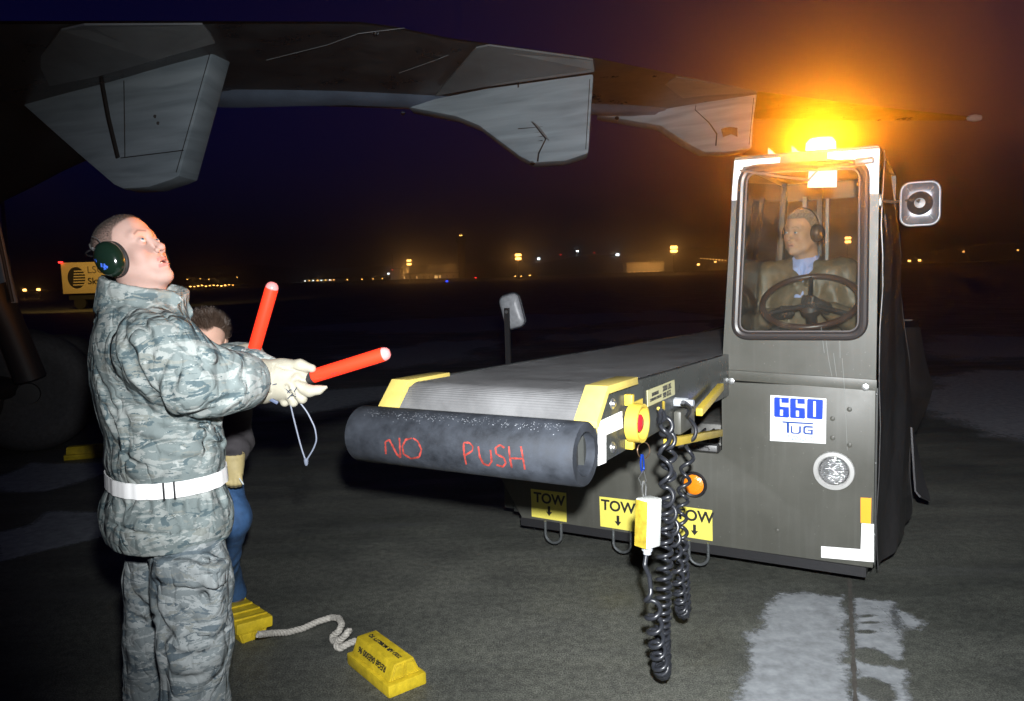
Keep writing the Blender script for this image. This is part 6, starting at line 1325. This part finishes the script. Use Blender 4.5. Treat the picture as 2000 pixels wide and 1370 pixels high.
# ============================================================== pendant control and its coiled cable
def onu(px, py, u): return l2w(pu(px, py, u))
PU_ = .62
pcn = onu(1266, 1020, PU_-.01); pt = empty('pendant_control', pcn, radians(38), 'pale hand control box with yellow side hanging from the conveyor on a coiled cord', 'control box')
pt.rotation_euler = (0, radians(4), radians(40))
W_, Dp, Hh = .075, .058, .172
MB().box((0, 0, 0), (W_, Dp, Hh), .006).build('box', mat('box_pale', (.60, .62, .60), .45, var=.08, vs=20), pt)
MB().box((-W_/2-.001, 0, -.001), (.004, Dp-.006, Hh-.008), .0015).build('side_cover', mat('worn_yellow', (.42, .31, .03), .5, var=.35, vs=35), pt)
MB().cyl((0, 0, -Hh/2), (0, 0, -Hh/2-.016), .019, 8).cyl((0, 0, -Hh/2-.016), (0, 0, -Hh/2-.028), .014, 12).build('cable_gland', mat('gland_grey', (.4, .42, .45), .45), pt)
MB().lathe([(.012, 0), (.011, .012), (0, .013)], (.012+W_/2-.012, .0, -.012), (1, 0, 0), 14).build('button', mat('button_red', (.55, .02, .03), .35), pt)
inv = Matrix.LocRotScale(pt.location, pt.rotation_euler, None).inverted()
def loc(p): return inv @ Vector(p)
r1 = [onu(1257+12*cos(t), 880+16*sin(t), PU_+.045-.0*t) for t in np.linspace(0, 2*pi, 25)[:-1]]
hang = MB(); hang.tube([loc(p) for p in r1], .0022, 6, closed=True); hang.build('ring', mat('brass_ring', (.35, .22, .14), .35, metal=.8), pt)
k1 = [onu(*p, PU_+.02) for p in ((1253, 888), (1251, 905), (1253, 922), (1258, 918), (1257, 900), (1255, 888))]
MB().tube([loc(p) for p in smooth_path(k1, 24)], .0032, 6).build('clip', mat('clip_blue', (.01, .06, .45), .3, metal=.6), pt)
k2 = [onu(*p, PU_+.01) for p in ((1256, 920), (1247, 935), (1253, 948), (1262, 940), (1258, 922))]
MB().tube([loc(p) for p in k2], .002, 6).tube([loc(onu(*p, PU_)) for p in ((1256, 940), (1254, 955), (1256, 970), (1261, 968), (1262, 950), (1258, 940))], .003, 6).build('snap_hook', BOLT, pt)
def coil(path, turns_at, R_, r, name='coil'):
    P = smooth_path(path, 900); L_ = np.r_[0, np.cumsum(np.linalg.norm(np.diff(P, axis=0), axis=1))]; L_ /= L_[-1]
    T = np.gradient(P, axis=0); T /= np.linalg.norm(T, axis=1)[:, None]; N = np.zeros_like(P); n_ = np.cross(T[0], [1., .3, 0]); n_ /= np.linalg.norm(n_)
    for i in range(len(P)): n_ = n_-T[i]*(n_@T[i]); n_ /= np.linalg.norm(n_); N[i] = n_
    B = np.cross(T, N); tt, dn, rr = np.array(turns_at).T; dens = np.interp(L_, tt, dn); ph = np.cumsum(dens)*2*pi/dens.sum()*NT; Rr = np.interp(L_, tt, rr)*R_
    C_ = P+Rr[:, None]*(np.cos(ph)[:, None]*N+np.sin(ph)[:, None]*B); s_ = np.linspace(0, len(P)-1, int(NT*14)); C2 = np.stack([np.interp(s_, range(len(P)), C_[:, i]) for i in range(3)], 1)
    return C2
CBL = mat('cable_black', (.022, .024, .03), .32, spec=.6)
o1 = [onu(*p) for p in ((1262, 1085, PU_), (1259, 1105, PU_), (1268, 1125, PU_-.01), (1274, 1180, PU_-.02), (1282, 1250, PU_-.02), (1290, 1300, PU_-.02), (1294, 1312, PU_-.0), (1296, 1300, PU_+.03), (1294, 1240, PU_+.02), (1297, 1140, PU_+.02), (1300, 1040, PU_+.02), (1305, 940, PU_+.02), (1308, 870, PU_+.015), (1298, 818, PU_), (1288, 803, PU_-.005))]
NT = 38; C_ = coil(o1, [(0, .01, 0), (.07, .05, .1), (.10, 1, 1), (.25, 1.4, 1), (.38, 3.2, 1), (.44, 3.4, 1), (.52, 2.4, 1), (.62, 1.5, 1), (.8, 1.0, .95), (.95, .8, .9), (1, .3, .2)], .026, .0085)
cbl = empty('coiled_cord', C_[0], 0, 'black coiled cord looped twice between the control box and the conveyor', 'cable'); cb0 = C_[0]
MB().tube(C_-cb0, .0086, 8).build('long_loop', CBL, cbl, smooth=70)
o2 = [onu(*p) for p in ((1288, 803, PU_-.005), (1296, 830, PU_), (1298, 880, PU_-.01), (1302, 960, PU_-.01), (1318, 1060, PU_+.03), (1325, 1140, PU_+.03), (1331, 1188, PU_+.03), (1334, 1198, PU_+.05), (1337, 1186, PU_+.065), (1333, 1100, PU_+.05), (1330, 1010, PU_+.05), (1338, 930, PU_+.045), (1350, 860, PU_+.03), (1350, 815, PU_+.01), (1345, 795, PU_-.0), (1334, 786, PU_-.02))]
NT = 32; C_ = coil(o2, [(0, .3, .2), (.05, .9, .9), (.2, 1.0, .95), (.35, 1.8, 1), (.48, 3.2, 1), (.56, 3.0, 1), (.68, 1.7, 1), (.85, .8, .9), (.93, .4, .5), (1, .05, 0)], .0235, .0072)
MB().tube(C_-cb0, .0083, 8).build('short_loop', CBL, cbl, smooth=70)

# ================================================================== volume added to imitate the lens bloom around the lamps
hz = MB().span((-1050, -8, -1), (1050, 940, 42)).build('bloom_haze', None, smooth=0) if False else None
bm = bmesh.new(); bmesh.ops.create_cube(bm, size=1); me = bpy.data.meshes.new('bloom_haze'); bm.to_mesh(me); bm.free()
hz = bpy.data.objects.new('bloom_haze', me); COL.objects.link(hz); hz.scale = (2100, 960, 43); hz.location = (0, 472, 20.5)
m = bpy.data.materials.new('bloom_haze'); m.use_nodes = True; m.node_tree.nodes.remove(m.node_tree.nodes['Principled BSDF'])
pv_ = m.node_tree.nodes.new('ShaderNodeVolumePrincipled'); pv_.inputs['Color'].default_value = (.8, .8, .8, 1); pv_.inputs['Density'].default_value = BLOOM_D; pv_.inputs['Anisotropy'].default_value = BLOOM_G
m.node_tree.links.new(pv_.outputs[0], m.node_tree.nodes['Material Output'].inputs['Volume']); me.materials.append(m); tag(hz, kind='stuff')
